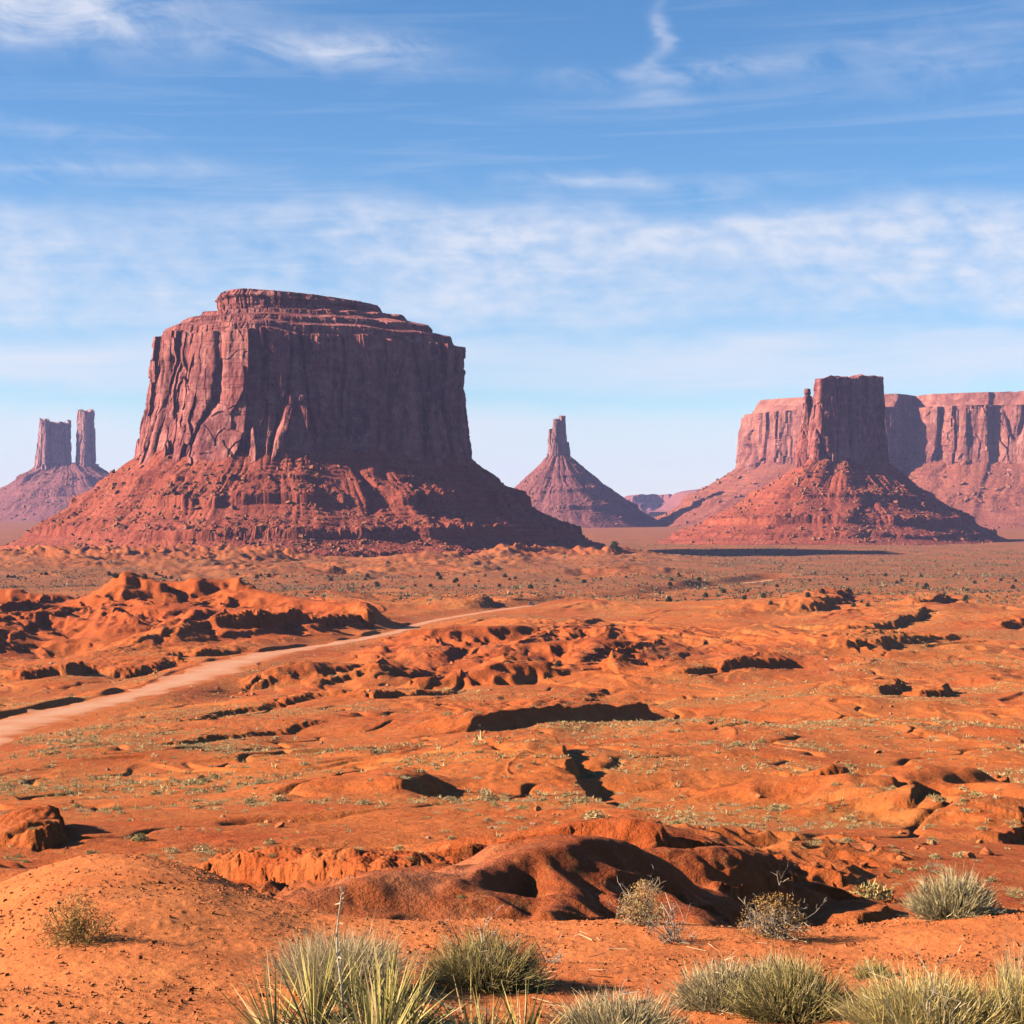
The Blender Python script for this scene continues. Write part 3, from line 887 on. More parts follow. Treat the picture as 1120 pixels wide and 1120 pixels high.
# --- the great butte ---------------------------------------------------
def big_butte():
    na = int(1500 * Q)
    ang = bearings(na)
    foot0 = PW([(-40, 1960), (10, 1830), (110, 1745), (250, 1700), (400, 1705), (540, 1760), (640, 1880), (690, 2040), (660, 2260), (500, 2400), (250, 2380), (40, 2180)])
    b0 = PW([(143, 2010), (160, 1915), (205, 1868), (268, 1838), (330, 1850), (430, 1890), (511, 1935), (513, 2000), (504, 2120), (420, 2210), (260, 2210), (165, 2120)])
    t0 = PW([(168, 2010), (177, 1935), (215, 1893), (262, 1866), (330, 1876), (427, 1905), (502, 1948), (505, 2005), (496, 2115), (410, 2185), (270, 2185), (185, 2110)])
    s0 = PW([(198, 2010), (218, 1960), (245, 1930), (290, 1912), (345, 1918), (410, 1940), (452, 1985), (455, 2030), (440, 2090), (390, 2140), (290, 2140), (215, 2090)])
    k0 = PW([(238, 2010), (245, 1965), (262, 1945), (310, 1940), (360, 1952), (402, 1975), (416, 2005), (414, 2050), (398, 2085), (360, 2110), (300, 2110), (250, 2075)])
    c = np.array(W(330, 2020))
    R = [ray_poly(close_chaikin(p, n), c, ang) for p, n in ((foot0, 2), (b0, 1), (t0, 1), (s0, 2), (k0, 1))]
    root = empty('sandstone_butte', (c[0], c[1], Z0 - 46), 'massive flat-topped red butte, the widest one, with a small capstone', 'butte')
    zf, zb, zt = -50.0, zrow(512, 1850), zrow(368, 1900)
    # cliff: from inside the talus up to the capstone
    n = cliff_disp(15.0, 500, big=.95)
    c2 = cliff_disp(5.0, 530, big=.5, ledge=3.0)
    zk, zc = zrow(338, 1945), zrow(320, 1950)
    ztv = zt + n2(np.cos(ang) * 4, np.sin(ang) * 4, 7) * 4.0 + np.interp(c[0] + R[2] * np.cos(ang), [W(180, 1930)[0], W(262, 1870)[0], W(500, 1950)[0]], [6, 5, -4])
    zkv = zk + n2(np.cos(ang) * 5, np.sin(ang) * 5, 9) * 2.5
    zcv = zc + np.interp(c[0] + R[4] * np.cos(ang), [W(250, 1960)[0], W(270, 1950)[0], W(330, 1950)[0], W(410, 1990)[0]], [4, 4, -1, -8])
    X, Y, Z = loft(c, ang, [(R[1] * 1.01 + 1, zb - 14), (R[1], zb + 8), ((R[1] * .35 + R[2] * .65), zb + (zt - zb) * .5), (R[2], ztv)], [30, int(150 * Q), int(190 * Q)], n)
    grid_mesh('cliff', X, Y, Z, M_cliff, root, root.location, smooth=False, top=False)
    # stepped shoulder between the sheer wall and the capstone
    def shoulder(X, Y, Z):
        d, dz = talus_disp(7.0, 560, zkv.max(), zt - 6, ribs=.4, rough=.55)(X, Y, Z)
        d2 = c2(X, Y, Z)[0]
        return d * .6 + d2 * .8, dz
    lx, ly = X[-1], Y[-1]
    rl = np.hypot(lx - c[0], ly - c[1])
    # lip: a little ledge set back from the wall, then slope, then capstone wall
    h = zkv - ztv
    mixr = lambda q: R[2] * (1 - q) + R[4] * 1.03 * q
    X2, Y2, Z2 = loft(c, ang, [(rl * .999, ztv - 1.0), (mixr(.10), ztv + h * .06), (mixr(.13), ztv + h * .30), (mixr(.36), ztv + h * .42), (mixr(.39), ztv + h * .62), (mixr(.68), ztv + h * .78), (mixr(.71), ztv + h * .92), (mixr(1.0), zkv)],
                      [12, 22, 16, 18, 16, 14, 14], shoulder)
    X2[0], Y2[0] = lx, ly
    grid_mesh('shoulder', X2, Y2, Z2, M_cliff, root, root.location, smooth=False, top=True)
    rc_ = R[4]
    X3, Y3, Z3 = loft(c, ang, [(rc_ * 1.0, zkv - 6), (rc_ * 1.01, zcv - 9), (rc_ * 1.035, zcv - 6), (rc_ * .99, zcv), (rc_ * .6, zcv * .6 + zc * .4 + 1.5)], [16, 22, 8, 6, 10], cliff_disp(6.0, 570, big=.75, ledge=3.0))
    grid_mesh('capstone', X3, Y3, Z3, M_cliff, root, root.location, smooth=False, top=True)
    # talus
    rin = R[1] - 16
    zin = zb + 26
    prof = []
    for t in np.linspace(0, 1, 7):
        prof.append((R[0] + (rin - R[0]) * t, zf + (zin - zf) * (.30 * t + .70 * t ** 1.45) + n2(np.cos(ang) * 6, np.sin(ang) * 6, 12) * 8 * t ** 3))
    led = ((-25.0, 14.0, 22.0), (8.0, 13.0, 30.0), (-43.0, 7, 12), (30, 7, 18))
    X, Y, Z = loft(c, ang, prof, [56, 52, 48, 44, 40, 36], talus_disp(12.0, 600, zin, zf, 1.0, led, .62, c))
    grid_mesh('talus_slope', X, Y, Z, M_talus, root, root.location, smooth=False, top=False)
    talus_rocks(X, Y, Z, 5200, .8, 6.0, 640, M_bould, root, 3.2)
    return root


big_butte()


def butte(name, label, foot, bottom, top, c, zf, zb, zt, s, seed, mc, mt, mb, na=700, nlev=(150, 150), led=(), talus_lift=18, inset=10, nb=900, topvar=3.0, topdrop=None,
          group=None, rocks=(1.5, 8.0), chk=1, rib=1.0, big=1.0, pw=(.30, 1.45), crack=1.0):
    na = int(na * Q)
    ang = bearings(na)
    c = np.array(c)
    R0 = ray_poly(close_chaikin(foot, 2), c, ang)
    root = empty(name, (c[0], c[1], zf + Z0 + 3), label, 'butte', group)
    towers = bottom if isinstance(bottom[0], list) else [bottom]
    tops = top if isinstance(top[0], list) else [top]
    zts = zt if isinstance(zt, (list, tuple)) else [zt]
    rb_all = None
    for k, (b_, t_, z_) in enumerate(zip(towers, tops, zts)):
        cc = np.mean(np.asarray(b_), axis=0) if len(towers) > 1 else c
        Rb = ray_poly(close_chaikin(b_, chk), cc, ang); Rt = ray_poly(close_chaikin(t_, chk), cc, ang)
        if k == 0: rb_all = Rb if len(towers) == 1 else None
        zv = z_ + n2(np.cos(ang) * 3 + k * 7, np.sin(ang) * 3, seed + 5) * topvar
        if topdrop: zv = zv + topdrop(cc[0] + Rt * np.cos(ang), k)
        fd = cliff_disp(s, seed + 17 * k, big, crack=crack)
        sc_ = 1.0
        X, Y, Z = loft(cc, ang, [(Rb * 1.02, zb - 12), (Rb, zb + 4), (Rb * .4 + Rt * .6, zb + (z_ - zb) * .55), (Rt, zv), (Rt * .97, zv + s * .12), (Rt * .55, zv * .5 + z_ * .5 + s * .2)],
                       [16, int(nlev[0] * Q), int(nlev[1] * Q), 5, 14], fd)
        grid_mesh('cliff' if len(towers) == 1 else 'tower', X, Y, Z, mc, root, root.location, top=True)
    return root, ang, c, R0, rb_all


def add_talus(root, ang, c, R0, rin, zf, zin, s, seed, mt, mb, led=(), nb=900, rocks=(1.5, 8.0), rib=1.0, pw=(.30, 1.45), lev=200, rough=.6, zn=6):
    prof = []
    for t in np.linspace(0, 1, 7):
        prof.append((R0 + (rin - R0) * t, zf + (zin - zf) * (pw[0] * t + (1 - pw[0]) * t ** pw[1]) + n2(np.cos(ang) * 6, np.sin(ang) * 6, seed + 12) * zn * t ** 3))
    X, Y, Z = loft(c, ang, prof, [int(lev * Q / 6)] * 6, talus_disp(s, seed, zin, zf, rib, led, rough, c))
    grid_mesh('talus_slope', X, Y, Z, mt, root, root.location, top=True)
    if nb: talus_rocks(X, Y, Z, nb, rocks[0] * .7, rocks[1] * .85, seed + 40, mb, root, 3.2)


# --- right butte with a thin finger against its shaded wall
def mitten():
    foot = PW([(690, 2700), (745, 2560), (840, 2500), (930, 2490), (1030, 2540), (1105, 2680), (1120, 2850), (1050, 3000), (900, 3050), (760, 2950)])
    b = PW([(879, 2760), (885, 2706), (908, 2704), (940, 2725), (970, 2760), (972, 2830), (956, 2880), (902, 2880), (884, 2830)])
    t = PW([(892, 2760), (894, 2718), (915, 2722), (940, 2740), (963, 2770), (964, 2825), (950, 2860), (910, 2860), (894, 2820)])
    c = W(925, 2790)
    def drop(x, k):
        return np.interp(x, [W(896, 2740)[0], W(905, 2740)[0], W(912, 2740)[0], W(935, 2740)[0], W(945, 2740)[0], W(962, 2760)[0]], [-6, 0, -2, -3, 3, 1])
    root, ang, c, R0, rb = butte('sandstone_butte', 'blocky dark-walled butte with a thin rock finger, standing before the long mesa', foot, b, t, c, -50, zrow(512, 2700), zrow(412, 2740), 11.0, 700,
                                 M_cliff, M_talus, M_bould, na=900, nlev=(150, 150), topdrop=drop, big=.8)
    # the finger on its left
    fb = PW([(868, 2760), (872, 2725), (884, 2722), (898, 2745), (898, 2790), (884, 2800)])
    ft = PW([(879, 2762), (880, 2750), (884, 2749), (887, 2755), (887, 2768), (883, 2770)])
    fm = PW([(876, 2760), (878, 2745), (886, 2743), (891, 2753), (891, 2778), (884, 2780)])
    cc = np.mean(np.asarray(ft), axis=0)
    a2 = bearings(int(320 * Q))
    rr = [ray_poly(close_chaikin(p, 1), cc, a2) for p in (fb, fm, ft)]
    zb, zt = zrow(512, 2740), zrow(425, 2750)
    X, Y, Z = loft(cc, a2, [(rr[0], zb - 10), (rr[0] * .9 + rr[1] * .1, zb + 20), (rr[1], zb + 78), (rr[2], zt - 12), (rr[2] * .7, zt - 9), (rr[2] * .95, zt - 7), (rr[2] * .8, zt)], [40, 60, 50, 10, 10, 10], cliff_disp(5.0, 760, .6))
    grid_mesh('rock_finger', X, Y, Z, M_cliff, root, root.location)
    add_talus(root, ang, c, R0, rb - 14, -50, zrow(512, 2700) + 20, 12.0, 720, M_talus, M_bould, ((-16, 11, 24), (22, 7, 16), (-36, 6, 12)), 3000, (1.4, 8.0), rib=.85)


mitten()

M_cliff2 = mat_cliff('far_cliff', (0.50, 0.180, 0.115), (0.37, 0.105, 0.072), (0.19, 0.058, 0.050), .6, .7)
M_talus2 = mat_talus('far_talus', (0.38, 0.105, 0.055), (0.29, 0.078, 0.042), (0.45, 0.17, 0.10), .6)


# --- the long mesa behind it
def mesa():
    c = W(1130, 5300)
    wall = [(806, 4950), (812, 4650), (838, 4560), (870, 4500), (905, 4440), (945, 4395), (972, 4370), (978, 4430), (990, 4470), (1012, 4385), (1050, 4330), (1078, 4300), (1083, 4308), (1108, 4286), (1150, 4240), (1158, 4300),
            (1230, 4220), (1300, 4180), (1420, 4180), (1560, 4600), (1700, 5000), (1600, 5900), (1300, 6300), (1000, 6200), (860, 5700)]
    b = PW(wall)
    cA = np.array(c)
    t = [tuple(cA + (np.array(p) - cA) * .985) for p in b]
    foot = [tuple(cA + (np.array(p) - cA) * 1.0 + (np.array(p) - cA) / np.linalg.norm(np.array(p) - cA) * 330) for p in b]
    c = cA
    zb, zt = zrow(513, 4550), zrow(436, 4550)
    root, ang, c, R0, rb = butte('sandstone_mesa', 'long level-topped pink mesa stretching behind the blocky butte', foot, b, t, c, -44, zb, zt - 30, 24.0, 800, M_cliff2, M_talus2, M_bould, na=1500, nlev=(90, 90), topvar=4, big=.85, chk=0, crack=1.6)
    root['category'] = 'mesa'
    # upper stepped slope and rim rock
    Rt = ray_poly(t, c, ang)
    def up(X, Y, Z):
        d, dz = talus_disp(14.0, 830, zt, zt - 32, ribs=.5, ledges=((zt - 20, 5, 9), (zt - 9, 5, 8)), rough=.6)(X, Y, Z)
        return d * .8, dz
    X, Y, Z = loft(c, ang, [(Rt * .985, zt - 42), (Rt * .982, zt - 30), (Rt - 42, zt - 7), (Rt - 44, zt + 4), (Rt * .6, zt + 5)], [8, 44, 14, 16], up)
    grid_mesh('rim', X, Y, Z, M_cliff2, root, root.location)
    add_talus(root, ang, c, R0, rb - 30, -46, zb + 25, 24.0, 840, M_talus2, M_bould, ((20, 12, 30),), 2600, (4, 18), rib=.9, lev=150, pw=(.5, 1.5))


mesa()

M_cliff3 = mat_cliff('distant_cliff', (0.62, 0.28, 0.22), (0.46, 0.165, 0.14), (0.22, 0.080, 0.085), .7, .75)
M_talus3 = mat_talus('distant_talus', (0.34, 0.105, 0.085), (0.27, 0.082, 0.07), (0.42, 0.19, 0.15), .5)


# --- the lone spire
def spire():
    Yc = 4500
    c = W(611, Yc)
    foot = PW([(500, 4480), (545, 4290), (620, 4220), (695, 4300), (735, 4480), (740, 4650), (680, 4790), (590, 4790), (515, 4650)])
    def tower(pxb, pxt, Ya, Yb): return (PW([(pxb[0], Yc), (pxb[0] + 1, Ya), ((pxb[0] + pxb[1]) / 2 + 2, Ya - 6), (pxb[1], Yc - 5), (pxb[1], Yb), ((pxb[0] + pxb[1]) / 2, Yb + 8)]),
                                         PW([(pxt[0], Yc), (pxt[0] + .5, Ya + 6), ((pxt[0] + pxt[1]) / 2, Ya + 4), (pxt[1], Yc), (pxt[1], Yb - 6), ((pxt[0] + pxt[1]) / 2, Yb - 4)]))
    T = [tower((599.5, 613), (600.3, 605.5), Yc - 18, Yc + 18), tower((600, 622), (605, 614.5), Yc - 26, Yc + 26), tower((604, 621), (611.0, 618.0), Yc - 20, Yc + 22), tower((604, 625.5), (614, 621), Yc - 22, Yc + 26)]
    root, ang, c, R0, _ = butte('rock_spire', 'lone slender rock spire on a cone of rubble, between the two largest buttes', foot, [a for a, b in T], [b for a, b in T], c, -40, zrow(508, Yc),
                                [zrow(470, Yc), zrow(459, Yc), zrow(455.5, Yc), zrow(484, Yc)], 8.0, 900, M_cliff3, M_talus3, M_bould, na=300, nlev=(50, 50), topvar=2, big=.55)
    root['category'] = 'spire'
    rin = np.full(len(ang), 22.0)
    add_talus(root, ang, c, R0, rin, -44, zrow(497, Yc), 13.0, 920, M_talus3, M_bould, ((8, 10, 22), (50, 9, 22), (84, 7, 18)), 700, (3, 9), rib=.8, lev=170, pw=(.62, 1.7), zn=3)


spire()


# --- the pair of towers far left
def twin_towers():
    Yc = 6000
    c = W(75, Yc)
    foot = PW([(-75, 5950), (-40, 5700), (50, 5560), (150, 5600), (215, 5800), (235, 6050), (180, 6350), (60, 6450), (-50, 6300)])
    b1 = PW([(38, 6000), (41, 5950), (48, 5935), (54, 5945), (56, 5985), (56, 6040), (48, 6060), (41, 6050)])
    t1 = PW([(44, 6000), (45.5, 5965), (49, 5955), (52.5, 5960), (53.5, 5985), (53.5, 6030), (49, 6040), (46, 6035)])
    b4 = PW([(52, 6000), (53, 5965), (60, 5945), (69, 5950), (74, 5985), (75, 6040), (64, 6055), (54, 6045)])
    t4 = PW([(55.2, 6000), (56, 5975), (61, 5962), (67, 5965), (70.5, 5985), (71, 6025), (63, 6040), (56.5, 6035)])
    b5 = PW([(68, 6000), (69, 5975), (73, 5968), (78, 5990), (79, 6030), (72, 6040)])
    t5 = PW([(70.8, 6000), (71.2, 5985), (73, 5980), (75, 5995), (75.2, 6020), (72, 6028)])
    b2 = PW([(82, 6000), (83, 5960), (94, 5945), (104, 5985), (105, 6030), (95, 6050), (84, 6040)])
    t2 = PW([(85, 6000), (85.5, 5970), (95, 5958), (102.5, 5985), (102.8, 6020), (95, 6035), (86, 6030)])
    b3 = PW([(71, 6000), (72, 5970), (76, 5965), (79, 5990), (79, 6020), (75, 6030)])
    t3 = PW([(74.6, 6000), (74.8, 5990), (75.8, 5988), (76.8, 5998), (76.8, 6010), (75.5, 6012)])
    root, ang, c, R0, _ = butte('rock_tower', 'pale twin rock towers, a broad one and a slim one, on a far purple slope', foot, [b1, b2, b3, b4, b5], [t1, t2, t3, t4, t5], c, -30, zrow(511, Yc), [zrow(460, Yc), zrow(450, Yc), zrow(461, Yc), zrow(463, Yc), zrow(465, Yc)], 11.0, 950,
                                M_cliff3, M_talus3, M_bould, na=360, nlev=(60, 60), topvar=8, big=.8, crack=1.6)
    root['category'] = 'rock towers'
    rin = ray_poly(close_chaikin(PW([(42, 6000), (46, 5960), (75, 5955), (100, 5965), (104, 6005), (90, 6040), (60, 6045)]), 1), c, ang)
    add_talus(root, ang, c, R0, rin, -34, zrow(507, Yc), 20.0, 970, M_talus3, M_bould, ((50, 14, 40), (105, 14, 30), (10, 10, 30)), 700, (4, 14), rib=.8, lev=150, pw=(.6, 1.9), zn=4)


twin_towers()


# --- low tablelands on the horizon (terrain)
def tableland(name, px0, px1, Y, rowtop, depth, seed):
    n = 220
    ts = np.linspace(0, 1, n)
    px = px0 + (px1 - px0) * ts
    yy = Y + n2(ts * 7, ts * 0, seed) * 260
    top = zrow(rowtop, Y) * ss(0, .12, ts) * (1 - ss(.9, 1, ts)) * (0.9 + .25 * terr(n2(ts * 6, ts * 0 + 3, seed + 1), .3, 5))
    zb = base(Y) - 12
    layers = []
    for f, dy, k in ((0, -620, 0), (.35, -250, .35), (.5, -120, .5), (.62, -95, .62), (.7, -30, .7), (1, 0, 1.0), (1, depth, 1.0), (0, depth + 300, 0)):
        z = zb + (top - zb) * f + n2(ts * 40, ts * 0 + dy, seed + 2) * 4 * (f > 0)
        y_ = yy + dy + n2(ts * 60, ts * 0 + f * 9, seed + 3) * 40
        layers.append(np.stack([(px - 560) / FPX * Y * (1 + dy / Y * 0), y_, z + Z0], 1))
    V = np.concatenate(layers)
    ix = np.arange(len(layers) * n, dtype=np.int32).reshape(len(layers), n)
    F = np.stack([ix[:-1, :-1], ix[:-1, 1:], ix[1:, 1:], ix[1:, :-1]], -1).reshape(-1, 4)
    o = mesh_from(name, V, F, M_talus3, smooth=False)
    return tag(o, kind='structure')


tableland('hills', 660, 1000, 8600, 538.5, 900, 31)
tableland('hills', 730, 1100, 7000, 533, 900, 33)
tableland('hills', -420, 60, 8200, 553, 900, 35)
tableland('hills', 480, 640, 9500, 556, 900, 37)

# PART2
# ------------------------------------------------------------------ plants and stones
ELEV = np.maximum.accumulate(GZ / R1[:, None], axis=0)     # skyline seen so far along each bearing


def visible(x, y, h=0.3):
    r = np.hypot(x, y); a = np.arctan2(x, y)
    i = np.clip(np.searchsorted(R1, r) - 2, 0, nR - 1); j = np.clip(np.searchsorted(A1, a), 0, nA - 1)
    return (gz(x, y) + h) / r > ELEV[i, j] - 1e-5


def hit(px, row):
    """the point of the ground under a photo pixel"""
    Ys = np.geomspace(5.2, 2600, 6000)
    xs = (px - 560) / FPX * Ys
    d = gz(xs, Ys) - (560 - row) / FPX * Ys
    k = np.where(d >= 0)[0]
    Y = Ys[k[0]] if len(k) else 2600.0
    return np.array([(px - 560) / FPX * Y, Y, float(gz((px - 560) / FPX * Y, Y)) + Z0])


def unit(v): return v / (np.linalg.norm(v, axis=-1, keepdims=True) + 1e-9)


def ribbons(P, D, L, Bv, w, tone, nseg, g, tip=0.15):
    """tapering curved strips from P along D, bending by Bv"""
    n = len(P)
    s = np.linspace(0, 1, nseg + 1)
    ctr = P[:, None] + D[:, None] * (L[:, None] * s)[..., None] + Bv[:, None] * (L[:, None] * s ** 2)[..., None]
    side = unit(np.cross(D, unit(g.normal(size=(n, 3)))))
    wd = w[:, None] * (1 - (1 - tip) * s[None] ** 1.3) * .5
    a = ctr + side[:, None] * wd[..., None]; b = ctr - side[:, None] * wd[..., None]
    V = np.stack([a, b], 2).reshape(-1, 3)
    base_i = (np.arange(n) * (nseg + 1) * 2)[:, None]
    k = np.arange(nseg)[None] * 2
    F = np.stack([base_i + k, base_i + k + 1, base_i + k + 3, base_i + k + 2], -1).reshape(-1, 4)
    T = np.repeat(tone, (nseg + 1) * 2)
    return V, F, T, ctr


def join(parts):
    V = np.concatenate([p[0] for p in parts]); T = np.concatenate([p[2] for p in parts])
    o = 0; F = []
    for p in parts: F.append(p[1] + o); o += len(p[0])
    return V, np.concatenate(F), T


def dirs(g, n, tmax, tmin=0.0, pw=1.0):
    th = tmin + (tmax - tmin) * g.random(n) ** pw; ph = g.uniform(0, 2 * math.pi, n)
    return np.stack([np.sin(th) * np.cos(ph), np.sin(th) * np.sin(ph), np.cos(th)], 1), th


M_yucca = mat_plant('yucca_blade', (0.33, 0.255, 0.060), (0.70, 0.52, 0.18), (0.74, 0.46, 0.21), .15)
M_straw = mat_plant('dry_grass', (0.52, 0.37, 0.17), (0.74, 0.54, 0.30), None, .3)
M_greens = mat_plant('green_stems', (0.29, 0.210, 0.060), (0.56, 0.395, 0.145), (0.70, 0.50, 0.24), .15)
M_rabbit = mat_plant('grey_green_stems', (0.50, 0.345, 0.150), (0.80, 0.560, 0.275), (0.90, 0.67, 0.38), .2)
M_gold = mat_plant('golden_stems', (0.58, 0.37, 0.105), (0.82, 0.56, 0.21), (0.86, 0.65, 0.33), .25)
M_rust = mat_plant('rusty_twigs', (0.38, 0.19, 0.055), (0.58, 0.31, 0.10), None, .15)
M_twig = mat_plant('bare_twigs', (0.26, 0.17, 0.11), (0.46, 0.35, 0.25), None, 0)
M_wood = mat_plant('dead_wood', (0.62, 0.43, 0.25), (0.78, 0.57, 0.36), None, .2)
M_dark = mat_plant('juniper_leaf', (0.040, 0.045, 0.020), (0.08, 0.08, 0.035), None, .1)
M_sage = mat_plant('sage_tuft', (0.44, 0.275, 0.105), (0.74, 0.49, 0.22), None, .2)


def broom(g, n, R, H, w, spread, droop=.1, base_r=.35, tw=3):
    """stems fanning from a crown, each with side stems towards its top"""
    D, th = dirs(g, n, spread, 0, .6)
    P = np.stack([D[:, 0] * R * base_r, D[:, 1] * R * base_r, np.full(n, -.03)], 1) * g.uniform(.5, 1.1, (n, 1))
    P[:, 2] = -.03
    ell = 1.0 / np.sqrt((np.sin(th) / R) ** 2 + (np.cos(th) / H) ** 2)
    L = ell * g.uniform(.62, 1.04, n)
    B = g.normal(0, .10, (n, 3)); B[:, 2] += .14 * np.sin(th) - droop * np.sin(th)
    tone = g.random(n)
    parts = [ribbons(P, D, L, B, np.full(n, w), tone, 4, g)]
    ctr = parts[0][3]
    for k in range(tw):
        j = g.integers(2, 4, n)
        p0 = ctr[np.arange(n), j]
        d = unit(D + g.normal(0, .38, (n, 3)) + [0, 0, .25])
        parts.append(ribbons(p0, d, L * g.uniform(.16, .42, n), g.normal(0, .1, (n, 3)), np.full(n, w * .8), np.clip(tone + g.normal(0, .15, n), 0, 1), 2, g))
    return join([p[:3] for p in parts])


def twiggy(g, n, R, H, w):
    """open tangle of forking woody twigs"""
    D, th = dirs(g, n, 1.45, .1, .8)
    P = np.zeros((n, 3)); P[:, :2] = g.normal(0, R * .12, (n, 2)); P[:, 2] = -.02
    ell = 1.0 / np.sqrt((np.sin(th) / R) ** 2 + (np.cos(th) / H) ** 2)
    L = ell * g.uniform(.5, .9, n)
    parts = [ribbons(P, D, L, g.normal(0, .25, (n, 3)), np.full(n, w * 1.6), g.random(n), 4, g, .5)]
    src, dd, ll = parts[0][3], D, L
    for lev in range(2):
        m = len(src) * (5 if lev == 0 else 4)
        i = g.integers(0, len(src), m); j = g.integers(1, src.shape[1], m)
        d = unit(dd[i] + g.normal(0, .75, (m, 3)))
        l = ll[i] * g.uniform(.25, .55, m)
        parts.append(ribbons(src[i, j], d, l, g.normal(0, .2, (m, 3)), np.full(m, w * (1.1 - .3 * lev)), g.random(m), 3 if lev == 0 else 2, g, .4))
        src, dd, ll = parts[-1][3], d, l
    V, F, T = join([p[:3] for p in parts])
    V[:, 2] = np.where(V[:, 2] < -.05, -.05, V[:, 2])
    return V, F, T


def leafy(g, n, R, H, size, gap=-.12):
    """small leaf faces spread through a rounded volume with gaps"""
    d, th = dirs(g, n, 1.75, 0, .75)
    rr = g.random(n) ** .4
    P = d * rr[:, None] * np.array([R, R, H]) + [0, 0, H * .08]
    k = n3(P[:, 0] / (R * .35), P[:, 1] / (R * .35), P[:, 2] / (R * .35), int(g.integers(0, 99)))
    P = P[k > gap]; m = len(P)
    D = unit(g.normal(size=(m, 3)) + [0, 0, .5])
    return ribbons(P, D, np.full(m, size) * g.uniform(.6, 1.3, m), g.normal(0, .2, (m, 3)), np.full(m, size * .45), g.random(m), 1, g, .4)[:3]


def add(name, vft, mat, root, kind=None):
    V, F, T = vft
    return tag(mesh_from(name, V, F, mat, root, uvattr={'tone': T}), kind=kind)


def plant(name, px, row, label, cat, group=None, dz=0.0):
    p = hit(px, row)
    return empty(name, (p[0], p[1], p[2] + dz), label, cat, group), p[1] / FPX


G = np.random.default_rng(77)

# the spiky yucca at the bottom
def yucca(px, row, wpx, hpx, n, label, stalks, group='yuccas on the near rim'):
    root, m = plant('yucca', px, row, label, 'yucca', group)
    R, H = wpx * m * .5, hpx * m
    parts = []
    for k in range(max(3, n // 60)):
        off = np.append(G.normal(0, R * .38, 2), 0)
        q = 60
        D, th = dirs(G, q, 1.25, .05, .8)
        L = G.uniform(.55, 1.0, q) * H * (1.1 - .25 * th)
        D = unit(D + off / R * .25)
        B = G.normal(0, .04, (q, 3)); B[:, 2] -= .05
        parts.append(ribbons(np.tile(off, (q, 1)) + [0, 0, -.03], D, L, B, np.full(q, .0125) * G.uniform(.7, 1.1, q), G.random(q), 4, G, .06)[:3])
    add('blades', join(parts), M_yucca, root)
    q = int(n * .9)
    D, th = dirs(G, q, 1.5, .5, 1)
    P = np.stack([G.normal(0, R * .4, q), G.normal(0, R * .4, q), np.zeros(q)], 1)
    add('dry_leaves', ribbons(P, D, G.uniform(.2, .55, q) * H, G.normal(0, .3, (q, 3)) - [0, 0, .35], np.full(q, .009), G.random(q), 4, G, .1)[:3], M_straw, root)
    for sx, lx, hh, tilt, pods in stalks:
        V0 = np.array([[sx * m, G.uniform(-.03, .03), 0.0]])
        d = unit(np.array([[tilt, .05, 1.0]]))
        L = np.array([hh * m])
        pts = [V0[0] + d[0] * L[0] * q + np.array([.012 * math.sin(7 * q), .01 * math.cos(9 * q), 0]) for q in np.linspace(0, 1, 12)]
        tv, tf = [], []
        for q, pt in enumerate(pts):
            rad = .0055 - .003 * q / 11
            for e_ in range(6): tv.append(pt + [rad * math.cos(e_ * 1.0472), rad * math.sin(e_ * 1.0472), 0])
        for q in range(11):
            for e_ in range(6): tf.append((q * 6 + e_, q * 6 + (e_ + 1) % 6, q * 6 + 6 + (e_ + 1) % 6, q * 6 + 6 + e_))
        parts = [(np.array(tv), np.array(tf), np.full(len(tv), .7))]
        ctr = np.array(pts)[[0, 4, 5, 6, 7, 8, 9, 10, 11]]
        if pods:
            kk = 26
            i = G.integers(3, 9, kk)
            pp = ctr[i] + d * G.uniform(-.02, .02, (kk, 1))
            dd = unit(G.normal(size=(kk, 3)) + d * .8)
            parts.append(ribbons(pp, dd, np.full(kk, .020), np.zeros((kk, 3)), np.full(kk, .007), G.random(kk), 2, G, .5))
        add('flower_stalk', join([p[:3] for p in parts]), M_wood, root)
    return root


yucca(400, 1138, 250, 125, 640, 'large spiky yucca with one pale flower stalk standing up from its blades', [(-28, 0, 158, -.01, True)])
yucca(545, 1150, 130, 100, 200, 'smaller spiky yucca with a few long blades, beside the large one', [])
# grey thatch of dry grass behind the yucca
def shrub(name, px, row, wpx, hpx, n, mat, label, cat='shrub', kind='broom', w=.0042, spread=1.35, twigs=None, group='shrubs on the near rim', tw=3):
    root, m = plant(name, px, row, label, cat, group)
    R, H = wpx * m * .5, hpx * m
    if kind == 'broom': add('stems', broom(G, n, R, H, w, spread, tw=tw), mat, root)
    elif kind == 'twig': add('twigs', twiggy(G, n, R, H, w), mat, root)
    if twigs:
        tn, tmat, sc = twigs
        add('bare_twigs' if kind == 'broom' else 'leaves', twiggy(G, tn, R * sc, H * sc, w * .9) if kind == 'broom' else leafy(G, int(tn * 2.4), R * .95, H * .95, .0115), tmat, root)
    return root


